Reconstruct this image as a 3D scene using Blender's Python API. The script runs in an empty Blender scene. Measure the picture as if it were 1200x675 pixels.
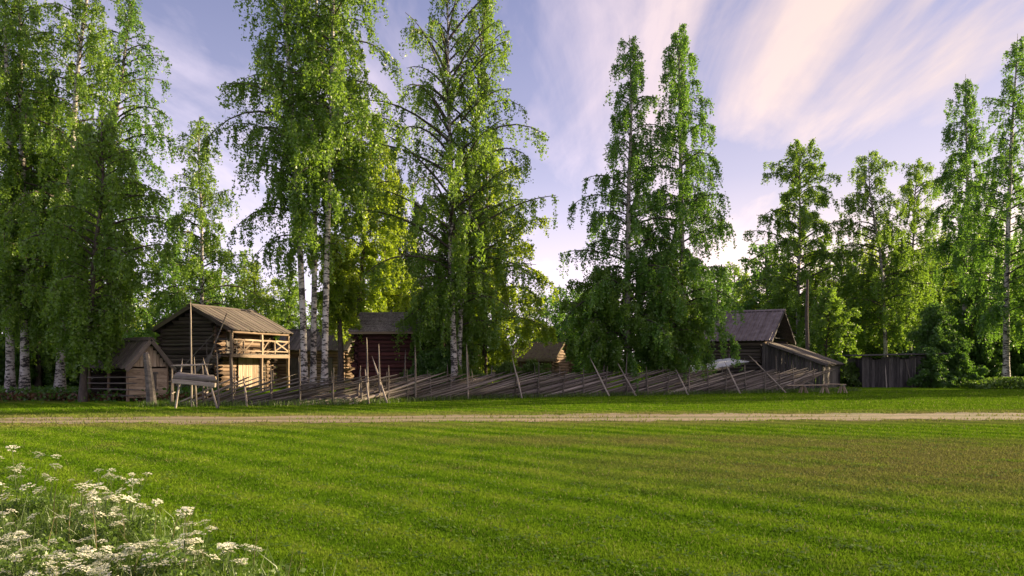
import bpy, math, random
import numpy as np
from mathutils import Vector, Matrix, Quaternion

S = bpy.context.scene
COL = S.collection
PI = math.pi
R = math.radians

# ------------------------------------------------------------------ camera
F_PX, HZ, EYE = 942.0, 425.0, 1.6          # focal length / horizon row of the 1200 px wide photograph, eye height
cd = bpy.data.cameras.new('camera')
cam = bpy.data.objects.new('camera', cd)
COL.objects.link(cam)
cam.location = (0, 0, EYE)
cam.rotation_euler = (R(90), 0, 0)
cd.sensor_width = 36
cd.lens = 36 * F_PX / 1200
cd.shift_y = (HZ - 337.5) / 1200
cd.clip_start = 0.1
cd.clip_end = 3000
S.camera = cam
S.render.resolution_x, S.render.resolution_y = 1024, 576

# ------------------------------------------------------------------ light
SUN_AZ = R(70)      # clockwise from the view direction (+Y)
SUN_EL = R(16)
sdir = Vector((math.sin(SUN_AZ) * math.cos(SUN_EL), math.cos(SUN_AZ) * math.cos(SUN_EL), math.sin(SUN_EL)))
ld = bpy.data.lights.new('sun', 'SUN')
ld.energy = 4.6
ld.angle = R(0.6)
ld.color = (1.0, 0.79, 0.50)
sun = bpy.data.objects.new('sun', ld)
sun.rotation_euler = sdir.to_track_quat('Z', 'Y').to_euler()
sun.location = sdir * 100
COL.objects.link(sun)


class NT:
    """small helper round a node tree"""
    def __init__(s, tree):
        s.t = tree
        tree.nodes.clear()
    def n(s, typ, **kw):
        o = s.t.nodes.new(typ)
        for k, v in kw.items():
            if k.startswith('_'):
                setattr(o, k[1:], v)
            else:
                key = int(k[1:]) if k[0] == 'i' and k[1:].isdigit() else k.replace('__', ' ')
                if hasattr(v, 'is_output'):
                    s.t.links.new(v, o.inputs[key])
                else:
                    o.inputs[key].default_value = v
        return o
    def math(s, op, a, b=0.0, c=None, clamp=False):
        kw = dict(i0=a, i1=b)
        if c is not None: kw['i2'] = c
        return s.n('ShaderNodeMath', _operation=op, _use_clamp=clamp, **kw).outputs[0]
    def mix(s, f, a, b, blend='MIX'):
        o = s.n('ShaderNodeMix', _data_type='RGBA', _blend_type=blend)
        for k, v in ((0, f), (6, a), (7, b)):
            if hasattr(v, 'is_output'): s.t.links.new(v, o.inputs[k])
            else: o.inputs[k].default_value = v if k == 0 else (tuple(v) + (1,))[:4]
        return o.outputs[2]
    def ramp(s, f, stops, interp='LINEAR'):
        o = s.n('ShaderNodeValToRGB', i0=f)
        cr = o.color_ramp
        cr.interpolation = interp
        while len(cr.elements) < len(stops): cr.elements.new(0.5)
        for e, (p, c) in zip(cr.elements, stops):
            e.position = p
            e.color = (c, c, c, 1) if isinstance(c, (int, float)) else (tuple(c) + (1,))[:4]
        return o.outputs[0]
    def noise(s, vec, scale, detail=4, rough=0.55, dist=0.0):
        return s.n('ShaderNodeTexNoise', Vector=vec, Scale=scale, Detail=detail, Roughness=rough, Distortion=dist).outputs[0]
    def mapping(s, vec, scale=(1, 1, 1), rot=(0, 0, 0), loc=(0, 0, 0)):
        return s.n('ShaderNodeMapping', Vector=vec, Scale=scale, Rotation=rot, Location=loc).outputs[0]


w = bpy.data.worlds.new('World')
S.world = w
w.use_nodes = True
g = NT(w.node_tree)
sky = g.n('ShaderNodeTexSky', _sky_type='NISHITA', _sun_disc=False, _sun_elevation=SUN_EL, _sun_rotation=SUN_AZ,
          _air_density=1.0, _dust_density=0.6, _ozone_density=2.0)
dirv = g.n('ShaderNodeTexCoord').outputs['Generated']
sep = g.n('ShaderNodeSeparateXYZ', i0=dirv)
zz = g.math('MAXIMUM', sep.outputs[2], 0.0)
den = g.math('ADD', zz, 0.10)
plane = g.n('ShaderNodeCombineXYZ', i0=g.math('DIVIDE', sep.outputs[0], den), i1=g.math('DIVIDE', sep.outputs[1], den)).outputs[0]
c1 = g.noise(g.mapping(plane, scale=(0.85, 0.28, 1), rot=(0, 0, R(-8)), loc=(3.3, 0.4, 0)), 1.5, 7, 0.55, 0.9)
c2 = g.noise(g.mapping(plane, scale=(2.6, 0.7, 1), rot=(0, 0, R(-8)), loc=(0.3, 7.4, 2)), 1.3, 6, 0.6, 0.6)
cl = g.math('ADD', g.math('MULTIPLY', c1, 0.72), g.math('MULTIPLY', c2, 0.28))
cover = g.ramp(cl, [(0.46, 0.0), (0.54, 0.5), (0.62, 1.0)])
# how near to the sun's azimuth: thin cloud glows warm there
dots = g.n('ShaderNodeVectorMath', _operation='DOT_PRODUCT', i0=dirv, i1=tuple(sdir)).outputs['Value']
near = g.math('POWER', g.math('MULTIPLY_ADD', dots, 0.5, 0.5, clamp=True), 3.0)
ccol = g.ramp(near, [(0.10, (0.29, 0.26, 0.32)), (0.36, (0.33, 0.275, 0.315)), (0.56, (0.375, 0.290, 0.255)), (0.95, (0.47, 0.345, 0.215))])
skyc = g.n('ShaderNodeVectorMath', _operation='MULTIPLY', i0=sky.outputs[0], i1=(0.044, 0.039, 0.052)).outputs[0]
hz = g.ramp(zz, [(0.0, 0.95), (0.10, 0.75), (0.22, 0.36), (0.45, 0.14)])
glow = g.ramp(zz, [(0.0, 1.55), (0.12, 1.42), (0.30, 1.08), (0.5, 1.0)])
ccol = g.mix(1.0, ccol, glow, 'MULTIPLY')
veil = g.mix(hz, skyc, ccol)
skymix = g.mix(g.math('MULTIPLY', cover, 0.78), veil, ccol)
bg = g.n('ShaderNodeBackground', Color=skymix, Strength=1.0)
wo = g.n('ShaderNodeOutputWorld')
g.t.links.new(bg.outputs[0], wo.inputs[0])

S.view_settings.view_transform = 'Standard'
S.view_settings.look = 'None'
S.view_settings.gamma = 1
S.view_settings.exposure = 1.6
S.view_settings.use_curve_mapping = False
S.render.engine = 'CYCLES'


def at(px, D, z=0.0):
    """ground point at depth D seen in photo column px"""
    return Vector(((px - 600) / F_PX * D, D, z))


# ------------------------------------------------------------------ materials
MATS = {}
def newmat(name):
    m = bpy.data.materials.new(name)
    m.use_nodes = True
    MATS[name] = m
    return m, NT(m.node_tree)

def finish(g, shader, disp=None):
    o = g.n('ShaderNodeOutputMaterial')
    g.t.links.new(shader, o.inputs[0])

def leaf_mat(name, dark, light, trans, tfac=0.42, patch=0.5):
    m, g = newmat(name)
    geo = g.n('ShaderNodeNewGeometry')
    rnd = geo.outputs['Random Per Island']
    col = g.mix(rnd, dark, light)
    nz = g.noise(geo.outputs['Position'], 0.55, 2)
    col = g.mix(g.math('MULTIPLY', g.ramp(nz, [(0.35, 0), (0.7, 1)]), patch), col, light)
    oi = g.n('ShaderNodeObjectInfo').outputs['Random']
    tcol = g.mix(g.math('MULTIPLY', rnd, 0.5), trans, light)
    d = g.n('ShaderNodeBsdfDiffuse', Color=col)
    t = g.n('ShaderNodeBsdfTranslucent', Color=tcol)
    mx = g.n('ShaderNodeMixShader', i0=tfac, i1=d.outputs[0], i2=t.outputs[0])
    gl = g.n('ShaderNodeBsdfGlossy', Color=(1, 1, 1, 1), Roughness=0.45)
    m2 = g.n('ShaderNodeMixShader', i0=0.035, i1=mx.outputs[0], i2=gl.outputs[0])
    finish(g, m2.outputs[0])
    return m

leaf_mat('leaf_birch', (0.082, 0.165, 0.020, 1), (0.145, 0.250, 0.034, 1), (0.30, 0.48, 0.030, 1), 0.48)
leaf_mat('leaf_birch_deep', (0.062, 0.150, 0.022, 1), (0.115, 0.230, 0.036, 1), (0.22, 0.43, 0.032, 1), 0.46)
leaf_mat('leaf_fresh', (0.12, 0.20, 0.014, 1), (0.205, 0.30, 0.024, 1), (0.48, 0.62, 0.026, 1), 0.55)  # yellow-green; sun glow on some crowns is put into this colour
leaf_mat('leaf_shrub', (0.040, 0.100, 0.016, 1), (0.085, 0.180, 0.026, 1), (0.14, 0.29, 0.022, 1), 0.40)
leaf_mat('leaf_bushy', (0.055, 0.125, 0.022, 1), (0.10, 0.205, 0.034, 1), (0.17, 0.33, 0.028, 1), 0.42)
leaf_mat('needle', (0.018, 0.036, 0.012, 1), (0.038, 0.065, 0.018, 1), (0.05, 0.08, 0.012, 1), 0.2)
leaf_mat('leaf_nettle', (0.065, 0.125, 0.014, 1), (0.115, 0.195, 0.024, 1), (0.16, 0.28, 0.018, 1), 0.38)
leaf_mat('stalk_green', (0.055, 0.095, 0.018, 1), (0.10, 0.15, 0.035, 1), (0.14, 0.20, 0.03, 1), 0.3)
leaf_mat('tall_grass', (0.050, 0.105, 0.012, 1), (0.105, 0.170, 0.022, 1), (0.14, 0.24, 0.018, 1), 0.4)
leaf_mat('dry_grass', (0.16, 0.13, 0.06, 1), (0.26, 0.21, 0.10, 1), (0.2, 0.17, 0.08, 1), 0.3)
leaf_mat('dead_fern', (0.085, 0.040, 0.018, 1), (0.16, 0.085, 0.035, 1), (0.12, 0.06, 0.02, 1), 0.25)

m, g = newmat('petal')
rnd = g.n('ShaderNodeNewGeometry').outputs['Random Per Island']
col = g.mix(rnd, (0.74, 0.72, 0.50), (0.90, 0.89, 0.76))
d = g.n('ShaderNodeBsdfDiffuse', Color=col); t = g.n('ShaderNodeBsdfTranslucent', Color=(0.8, 0.8, 0.62, 1))
finish(g, g.n('ShaderNodeMixShader', i0=0.3, i1=d.outputs[0], i2=t.outputs[0]).outputs[0])

def bark_birch(name, white, tan, amount):
    m, g = newmat(name)
    pos = g.n('ShaderNodeNewGeometry').outputs['Position']
    n1 = g.noise(g.mapping(pos, scale=(4.5, 4.5, 13)), 1.0, 5, 0.65)
    n2 = g.noise(g.mapping(pos, scale=(1.7, 1.7, 2.2)), 1.0, 3, 0.6)
    n3 = g.noise(pos, 22, 4, 0.6)
    base = g.mix(g.ramp(n2, [(0.4, 0), (0.65, 1)]), white, tan)
    base = g.mix(g.math('MULTIPLY', n3, 0.35), base, (0.30, 0.27, 0.24))
    marks = g.math('ADD', g.math('MULTIPLY', n1, 0.75), g.math('MULTIPLY', n2, 0.25))
    dk = g.ramp(marks, [(amount, 0), (amount + 0.035, 1)])
    col = g.mix(dk, base, (0.035, 0.030, 0.028))
    bmp = g.n('ShaderNodeBump', Strength=0.5, Distance=0.02, Height=marks)
    finish(g, g.n('ShaderNodeBsdfPrincipled', Base__Color=col, Roughness=0.8, Normal=bmp.outputs[0]).outputs[0])
bark_birch('bark_birch', (0.54, 0.50, 0.46), (0.36, 0.31, 0.26), 0.495)
bark_birch('bark_birch_grey', (0.34, 0.31, 0.28), (0.22, 0.18, 0.15), 0.52)

m, g = newmat('bark_brown')
pos = g.n('ShaderNodeNewGeometry').outputs['Position']
n1 = g.noise(g.mapping(pos, scale=(16, 16, 4)), 1.0, 5, 0.65)
col = g.ramp(n1, [(0.3, (0.030, 0.024, 0.020)), (0.7, (0.13, 0.10, 0.08))])
bmp = g.n('ShaderNodeBump', Strength=0.7, Distance=0.03, Height=n1)
finish(g, g.n('ShaderNodeBsdfPrincipled', Base__Color=col, Roughness=0.9, Normal=bmp.outputs[0]).outputs[0])

m, g = newmat('twig')
pos = g.n('ShaderNodeNewGeometry').outputs['Position']
finish(g, g.n('ShaderNodeBsdfPrincipled', Base__Color=g.ramp(g.noise(pos, 6), [(0.35, (0.035, 0.026, 0.020)), (0.7, (0.10, 0.08, 0.065))]), Roughness=0.85).outputs[0])

def wood_mat(name, dark, mid, light, along=3.0, across=11.0, rough=0.85, lichen=0.0, bump=0.5):
    """weathered timber: grain runs along the piece's own X axis"""
    m, g = newmat(name)
    tc = g.n('ShaderNodeTexCoord').outputs['Object']
    oi = g.n('ShaderNodeObjectInfo').outputs['Random']
    off = g.n('ShaderNodeVectorMath', _operation='ADD', i0=tc, i1=g.n('ShaderNodeCombineXYZ', i0=g.math('MULTIPLY', oi, 37.0), i1=g.math('MULTIPLY', oi, 91.0)).outputs[0]).outputs[0]
    gr = g.noise(g.mapping(off, scale=(along, across, across)), 1.0, 5, 0.65, 0.3)
    bl = g.noise(g.mapping(off, scale=(along * 0.8, 1.6, 1.6)), 1.0, 3, 0.6)
    v = g.math('ADD', g.math('MULTIPLY', gr, 0.62), g.math('MULTIPLY', bl, 0.38))
    v = g.math('ADD', v, g.math('MULTIPLY_ADD', oi, 0.20, -0.10))
    col = g.ramp(v, [(0.32, dark), (0.50, mid), (0.68, light)])
    if lichen > 0:
        pos = g.n('ShaderNodeNewGeometry').outputs['Position']
        ln = g.noise(pos, 5.0, 5, 0.7)
        col = g.mix(g.math('MULTIPLY', g.ramp(ln, [(0.52, 0), (0.62, 1)]), lichen), col, (0.17, 0.19, 0.10))
    bmp = g.n('ShaderNodeBump', Strength=bump, Distance=0.012, Height=gr)
    finish(g, g.n('ShaderNodeBsdfPrincipled', Base__Color=col, Roughness=rough, Normal=bmp.outputs[0]).outputs[0])

wood_mat('log_dark', (0.020, 0.015, 0.012), (0.070, 0.054, 0.044), (0.15, 0.12, 0.10))
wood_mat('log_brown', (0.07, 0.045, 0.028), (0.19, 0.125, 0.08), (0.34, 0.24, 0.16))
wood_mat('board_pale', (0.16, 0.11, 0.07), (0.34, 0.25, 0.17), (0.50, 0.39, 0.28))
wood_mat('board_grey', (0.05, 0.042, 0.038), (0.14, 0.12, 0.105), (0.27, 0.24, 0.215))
wood_mat('board_dark', (0.018, 0.015, 0.014), (0.055, 0.047, 0.043), (0.12, 0.105, 0.095))
wood_mat('roof_board', (0.042, 0.033, 0.028), (0.115, 0.090, 0.074), (0.215, 0.175, 0.145), lichen=0.3)
wood_mat('rail_wood', (0.040, 0.030, 0.025), (0.125, 0.100, 0.084), (0.26, 0.22, 0.19), lichen=0.2)
wood_mat('rail_pale', (0.14, 0.11, 0.085), (0.31, 0.26, 0.21), (0.46, 0.40, 0.33))
wood_mat('red_wall', (0.030, 0.010, 0.009), (0.075, 0.020, 0.017), (0.125, 0.036, 0.030))
wood_mat('shingle', (0.06, 0.05, 0.045), (0.24, 0.205, 0.185), (0.48, 0.43, 0.40), along=7, across=9, lichen=.25)
wood_mat('log_end', (0.18, 0.12, 0.07), (0.36, 0.26, 0.16), (0.52, 0.40, 0.26), along=9)

m, g = newmat('metal_roof')
tc = g.n('ShaderNodeTexCoord').outputs['Object']
oi = g.n('ShaderNodeObjectInfo').outputs['Random']
pos = g.n('ShaderNodeNewGeometry').outputs['Position']
n1 = g.noise(pos, 2.2, 6, 0.65)
v = g.math('ADD', n1, g.math('MULTIPLY_ADD', oi, 0.22, -0.11))
col = g.ramp(v, [(0.3, (0.085, 0.062, 0.058)), (0.5, (0.150, 0.118, 0.114)), (0.7, (0.225, 0.190, 0.186))])
finish(g, g.n('ShaderNodeBsdfPrincipled', Base__Color=col, Roughness=0.62, Metallic=0.1).outputs[0])

m, g = newmat('pale_sheet')
pos = g.n('ShaderNodeNewGeometry').outputs['Position']
col = g.ramp(g.noise(pos, 1.6, 6, 0.65), [(0.32, (0.30, 0.32, 0.33)), (0.6, (0.50, 0.53, 0.54))])
finish(g, g.n('ShaderNodeBsdfPrincipled', Base__Color=col, Roughness=0.5).outputs[0])

m, g = newmat('turf_roof')
pos = g.n('ShaderNodeNewGeometry').outputs['Position']
n1 = g.noise(pos, 7, 6, 0.7)
col = g.ramp(n1, [(0.3, (0.05, 0.035, 0.022)), (0.5, (0.16, 0.115, 0.075)), (0.62, (0.14, 0.14, 0.05)), (0.75, (0.28, 0.22, 0.15))])
finish(g, g.n('ShaderNodeBsdfPrincipled', Base__Color=col, Roughness=0.95).outputs[0])

m, g = newmat('iron_dark')
finish(g, g.n('ShaderNodeBsdfPrincipled', Base__Color=(0.02, 0.018, 0.017, 1), Roughness=0.6).outputs[0])

# colour of the mown lawn by place: mower stripes, dry and worn patches
lawn = bpy.data.node_groups.new('lawn_colour', 'ShaderNodeTree')
lawn.interface.new_socket('Color', in_out='OUTPUT', socket_type='NodeSocketColor')
lawn.interface.new_socket('Height', in_out='OUTPUT', socket_type='NodeSocketFloat')
g = NT(lawn)
pos = g.n('ShaderNodeNewGeometry').outputs['Position']
wob = g.noise(pos, 0.12, 2)
rotd = g.mapping(pos, rot=(0, 0, R(45)))
sp = g.n('ShaderNodeSeparateXYZ', i0=rotd)
u = g.math('ADD', sp.outputs[1], g.math('MULTIPLY', wob, 2.0))
st = g.math('SINE', g.math('MULTIPLY', u, 2 * PI / 1.05))
st2 = g.noise(g.mapping(g.n('ShaderNodeCombineXYZ', i0=sp.outputs[0], i1=u).outputs[0], scale=(0.16, 1.9, 1)), 1.0, 3, 0.6)
big = g.noise(pos, 0.22, 4, 0.6)
mid = g.noise(pos, 1.3, 5, 0.65)
fine = g.noise(pos, 26, 4, 0.7)
v = g.math('ADD', g.math('MULTIPLY_ADD', st, 0.062, 0.12), g.math('MULTIPLY', st2, 0.18))
v = g.math('ADD', v, g.math('MULTIPLY', mid, 0.36))
v = g.math('ADD', v, g.math('MULTIPLY', fine, 0.26))
col = g.ramp(v, [(0.36, (0.034, 0.085, 0.005)), (0.47, (0.078, 0.165, 0.007)), (0.56, (0.130, 0.228, 0.011)), (0.68, (0.21, 0.275, 0.032))])
# dry areas (right-hand mid ground and scattered)
psep = g.n('ShaderNodeSeparateXYZ', i0=pos)
def blob(cx, cy, rx, ry):
    a = g.math('DIVIDE', g.math('SUBTRACT', psep.outputs[0], cx), rx)
    b = g.math('DIVIDE', g.math('SUBTRACT', psep.outputs[1], cy), ry)
    r2 = g.math('ADD', g.math('MULTIPLY', a, a), g.math('MULTIPLY', b, b))
    return g.math('SUBTRACT', 1.0, r2, clamp=True)
dry = g.math('ADD', blob(6.2, 12.2, 6.5, 3.8), blob(3.5, 16.5, 7.5, 1.6))
dry = g.math('ADD', dry, blob(10.5, 13.5, 6.0, 4.0))
dry = g.math('MULTIPLY', dry, g.ramp(g.noise(pos, 0.9, 6, 0.7), [(0.30, 0.0), (0.52, 1.0)]), clamp=True)
spot = g.math('MULTIPLY', g.ramp(g.noise(pos, 0.55, 5, 0.65), [(0.57, 0), (0.72, 1)]), 0.55)
dry = g.math('MAXIMUM', dry, spot)
dcol = g.mix(g.ramp(fine, [(.35, 0), (.65, 1)]), (0.105, 0.085, 0.030), (0.22, 0.18, 0.080))
col = g.mix(g.math('MULTIPLY', dry, 0.75), col, dcol)
# bare needle and leaf litter under the trees on the left
rd = g.math('SUBTRACT', psep.outputs[1], g.math('MULTIPLY_ADD', psep.outputs[0], 0.066, 23.2))
rd = g.math('SUBTRACT', 1.0, g.math('MULTIPLY', g.math('MULTIPLY', rd, rd), 0.07), clamp=True)
rd = g.math('MULTIPLY', rd, g.ramp(g.noise(g.mapping(pos, scale=(.35, 1.1, 1)), 1.0, 5, 0.65), [(0.36, 0.12), (0.58, 0.95)]))
col = g.mix(rd, col, (0.23, 0.195, 0.075))
lit = g.math('ADD', blob(-19.5, 35.0, 5.5, 4.2), blob(-14.0, 37.5, 5.0, 3.0), clamp=True)
lit = g.math('MULTIPLY', lit, g.ramp(g.noise(pos, 0.8, 5), [(0.35, 0), (0.55, 1)]))
col = g.mix(g.math('MULTIPLY', lit, 0.8), col, (0.085, 0.060, 0.030))
go = g.n('NodeGroupOutput')
g.t.links.new(col, go.inputs[0]); g.t.links.new(g.math('ADD', fine, mid), go.inputs[1])

m, g = newmat('lawn')
ng = g.n('ShaderNodeGroup'); ng.node_tree = lawn
bmp = g.n('ShaderNodeBump', Strength=0.8, Distance=0.05, Height=ng.outputs[1])
finish(g, g.n('ShaderNodeBsdfDiffuse', Color=ng.outputs[0], Roughness=0.6, Normal=bmp.outputs[0]).outputs[0])

m, g = newmat('lawn_blade')
ng = g.n('ShaderNodeGroup'); ng.node_tree = lawn
rnd = g.n('ShaderNodeNewGeometry').outputs['Random Per Island']
col = g.mix(g.ramp(rnd, [(0, 0), (1, 0.32)]), ng.outputs[0], (0.15, 0.23, 0.018))
col = g.mix(g.ramp(rnd, [(0.93, 0), (0.95, 0.8)]), col, (0.26, 0.24, 0.11))
d = g.n('ShaderNodeBsdfDiffuse', Color=col); t = g.n('ShaderNodeBsdfTranslucent', Color=col)
finish(g, g.n('ShaderNodeMixShader', i0=0.35, i1=d.outputs[0], i2=t.outputs[0]).outputs[0])

m, g = newmat('dirt')
pos = g.n('ShaderNodeNewGeometry').outputs['Position']
tr = g.noise(g.mapping(pos, scale=(0.12, 1.7, 1)), 1.0, 4, 0.6)
fn = g.noise(pos, 9, 6, 0.75)
v = g.math('ADD', g.math('MULTIPLY', tr, 0.6), g.math('MULTIPLY', fn, 0.4))
col = g.ramp(v, [(0.36, (0.095, 0.070, 0.034)), (0.48, (0.185, 0.140, 0.078)), (0.62, (0.30, 0.235, 0.150))])
rs = g.n('ShaderNodeSeparateXYZ', i0=pos)
yr = g.math('SUBTRACT', rs.outputs[1], g.math('MULTIPLY_ADD', rs.outputs[0], 0.066, 23.18))
yr = g.math('ADD', yr, g.math('MULTIPLY_ADD', g.noise(pos, 0.35, 2), 0.9, -0.45))
rut = g.math('SUBTRACT', g.math('ABSOLUTE', yr), 0.72)
rut = g.math('SUBTRACT', 1.0, g.math('MULTIPLY', g.math('MULTIPLY', rut, rut), 7.0), clamp=True)
col = g.mix(g.math('MULTIPLY', rut, 0.55), col, (0.30, 0.235, 0.150))
mid_ = g.math('SUBTRACT', 1.0, g.math('MULTIPLY', g.math('MULTIPLY', yr, yr), 9.0), clamp=True)
col = g.mix(g.math('MULTIPLY', mid_, g.math('MULTIPLY_ADD', fn, 1.2, -0.1)), col, (0.11, 0.125, 0.03))
gp = g.ramp(g.noise(g.mapping(pos, scale=(0.3, 1.3, 1)), 1.1, 5, 0.7), [(0.50, 0), (0.64, 0.8)])
col = g.mix(gp, col, (0.12, 0.135, 0.035))
bmp = g.n('ShaderNodeBump', Strength=0.6, Distance=0.03, Height=fn)
finish(g, g.n('ShaderNodeBsdfPrincipled', Base__Color=col, Roughness=0.95, Normal=bmp.outputs[0]).outputs[0])


# ------------------------------------------------------------------ mesh helpers
def np_mesh(name, verts, faces, mat, smooth=False):
    """verts (n,3), faces (m,k) arrays"""
    me = bpy.data.meshes.new(name)
    verts = np.asarray(verts, dtype=np.float32)
    faces = np.asarray(faces, dtype=np.int32)
    k = faces.shape[1]
    me.vertices.add(len(verts)); me.vertices.foreach_set('co', verts.ravel())
    me.loops.add(faces.size); me.loops.foreach_set('vertex_index', faces.ravel())
    me.polygons.add(len(faces))
    me.polygons.foreach_set('loop_start', np.arange(0, faces.size, k, dtype=np.int32))
    if smooth: me.polygons.foreach_set('use_smooth', np.ones(len(faces), dtype=bool))
    me.update(calc_edges=True)
    me.materials.append(MATS[mat])
    return me

def link(name, data, parent=None, loc=None, rot=None):
    o = bpy.data.objects.new(name, data)
    COL.objects.link(o)
    if parent is not None: o.parent = parent
    if loc is not None: o.location = loc
    if rot is not None: o.rotation_euler = rot
    return o

def tag(o, label=None, cat=None, group=None, kind=None):
    if label: o['label'] = label
    if cat: o['category'] = cat
    if group: o['group'] = group
    if kind: o['kind'] = kind
    return o

def thing(name, label, cat, loc=(0, 0, 0), rz=0.0, group=None):
    e = bpy.data.objects.new(name, None)
    COL.objects.link(e)
    e.empty_display_size = 0.3
    e.location = loc
    e.rotation_euler = (0, 0, rz)
    return tag(e, label, cat, group)

class MB:
    def __init__(s): s.v, s.f = [], []
    def add(s, vs, fs):
        b = len(s.v); s.v += [tuple(v) for v in vs]; s.f += [tuple(b + i for i in f) for f in fs]
    def box(s, c, size, m=None):
        x, y, z = [q / 2 for q in size]
        vs = [Vector((sx * x, sy * y, sz * z)) for sx in (-1, 1) for sy in (-1, 1) for sz in (-1, 1)]
        if m is not None: vs = [m @ v for v in vs]
        vs = [v + Vector(c) for v in vs]
        s.add(vs, [(0, 1, 3, 2), (4, 6, 7, 5), (0, 4, 5, 1), (2, 3, 7, 6), (0, 2, 6, 4), (1, 5, 7, 3)])
    def tube(s, pts, rad, n=6, cap=True):
        pts = [Vector(p) for p in pts]
        rings = []
        for i, p in enumerate(pts):
            d = (pts[min(i + 1, len(pts) - 1)] - pts[max(i - 1, 0)]).normalized()
            a = d.orthogonal().normalized() if abs(d.z) > 0.9 else d.cross(Vector((0, 0, 1))).normalized()
            if abs(d.z) > 0.9: a = Vector((1, 0, 0)) - d * d.x; a.normalize()
            b = d.cross(a)
            r = rad[i] if hasattr(rad, '__len__') else rad
            rings.append([p + (a * math.cos(2 * PI * k / n) + b * math.sin(2 * PI * k / n)) * r for k in range(n)])
        base = len(s.v)
        for rg in rings: s.v += [tuple(v) for v in rg]
        for i in range(len(rings) - 1):
            for k in range(n):
                s.f.append((base + i * n + k, base + i * n + (k + 1) % n, base + (i + 1) * n + (k + 1) % n, base + (i + 1) * n + k))
        if cap:
            s.f.append(tuple(base + k for k in reversed(range(n))))
            s.f.append(tuple(base + (len(rings) - 1) * n + k for k in range(n)))
    def mesh(s, name, mat, smooth=False):
        me = bpy.data.meshes.new(name)
        me.from_pydata(s.v, [], s.f)
        me.materials.append(MATS[mat])
        if smooth: me.polygons.foreach_set('use_smooth', [True] * len(me.polygons))
        me.update()
        return me
    def build(s, name, mat, parent=None, smooth=False):
        return link(name, s.mesh(name, mat, smooth), parent)

# unit pieces, length 1 along X, shared between alike pieces
UNIT = {}
rng0 = random.Random(5)
def unit(shape, mat, var=0):
    key = (shape, mat, var)
    if key in UNIT: return UNIT[key]
    r = random.Random(len(shape) * 31 + var * 7)
    b = MB()
    if shape in ('log', 'pole'):
        n = 8
        seg = 3 if shape == 'log' else 4
        pts, rad = [], []
        for i in range(seg + 1):
            t = i / seg
            j = 0.05 if shape == 'log' else 0.25
            pts.append((t - 0.5, r.uniform(-j, j) * (0 < i < seg), r.uniform(-j, j) * (0 < i < seg)))
            rad.append(0.5 * (1.0 - (0.06 if shape == 'log' else 0.35) * t) * r.uniform(0.95, 1.05))
        b.tube(pts, rad, n)
    else:           # plank with a small chamfer and slightly uneven edges
        c = 0.06
        prof = [(-0.5 + c, -0.5), (0.5 - c, -0.5), (0.5, -0.5 + 2 * c), (0.5, 0.5 - 2 * c), (0.5 - c, 0.5), (-0.5 + c, 0.5), (-0.5, 0.5 - 2 * c), (-0.5, -0.5 + 2 * c)]
        rings = []
        for i in range(4):
            t = i / 3 - 0.5
            dy, dz = r.uniform(-0.035, 0.035), r.uniform(-0.15, 0.15)
            k = r.uniform(0.94, 1.0)
            rings.append([(t, y * k + dy, z + dz) for y, z in prof])
        for rg in rings: b.v += rg
        for i in range(3):
            for k in range(8):
                b.f.append((i * 8 + k, i * 8 + (k + 1) % 8, i * 8 + 8 + (k + 1) % 8, i * 8 + 8 + k))
        b.f.append(tuple(reversed(range(8)))); b.f.append(tuple(24 + k for k in range(8)))
    me = b.mesh(shape, mat, smooth=shape != 'plank')
    UNIT[key] = me
    return me

def piece(name, shape, mat, parent, p0, p1, w_, h_=None, up=(0, 0, 1), var=None):
    """a unit piece stretched from p0 to p1; w_ across, h_ in the up direction"""
    p0, p1 = Vector(p0), Vector(p1)
    h_ = w_ if h_ is None else h_
    x = (p1 - p0); L = x.length; x.normalize()
    up = Vector(up)
    if abs(x.dot(up)) > 0.98: up = Vector((0, 1, 0))
    y = up.cross(x).normalized(); z = x.cross(y)
    if var is None: var = rng0.randrange(4)
    o = link(name, unit(shape, mat, var), parent)
    o.matrix_basis = Matrix.Translation((p0 + p1) / 2) @ Matrix((x, y, z)).transposed().to_4x4() @ Matrix.Diagonal((L, w_, h_, 1))
    return o

# ------------------------------------------------------------------ ground
b = MB()
b.add([(-900, -60, 0), (900, -60, 0), (900, 1500, 0), (-900, 1500, 0)], [(0, 1, 2, 3)])
tag(b.build('ground', 'lawn'), kind='structure')

rg = np.random.default_rng(3)
xs = np.arange(-70, 90, 0.12)
def rnoise(x, seed, scales=((6.0, .30), (1.3, .22), (0.35, .16))):
    q = np.random.default_rng(seed); o = np.zeros_like(x)
    for s_, a in scales:
        for k in range(4): o += a / 2 * np.sin(x / s_ * q.uniform(.6, 1.6) * 2 + q.uniform(0, 6.28))
    return o
near = 21.15 + (xs + 13) * 0.052 + rnoise(xs, 1)
far = 23.5 + (xs + 13) * 0.080 + rnoise(xs, 2)
v = np.zeros((len(xs) * 2, 3)); v[0::2, 0] = xs; v[0::2, 1] = near; v[1::2, 0] = xs; v[1::2, 1] = far; v[:, 2] = 0.006
i = np.arange(len(xs) - 1) * 2
road = link('dirt_road', np_mesh('dirt_road', v, np.stack([i, i + 2, i + 3, i + 1], 1), 'dirt'))
tag(road, kind='structure')

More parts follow.
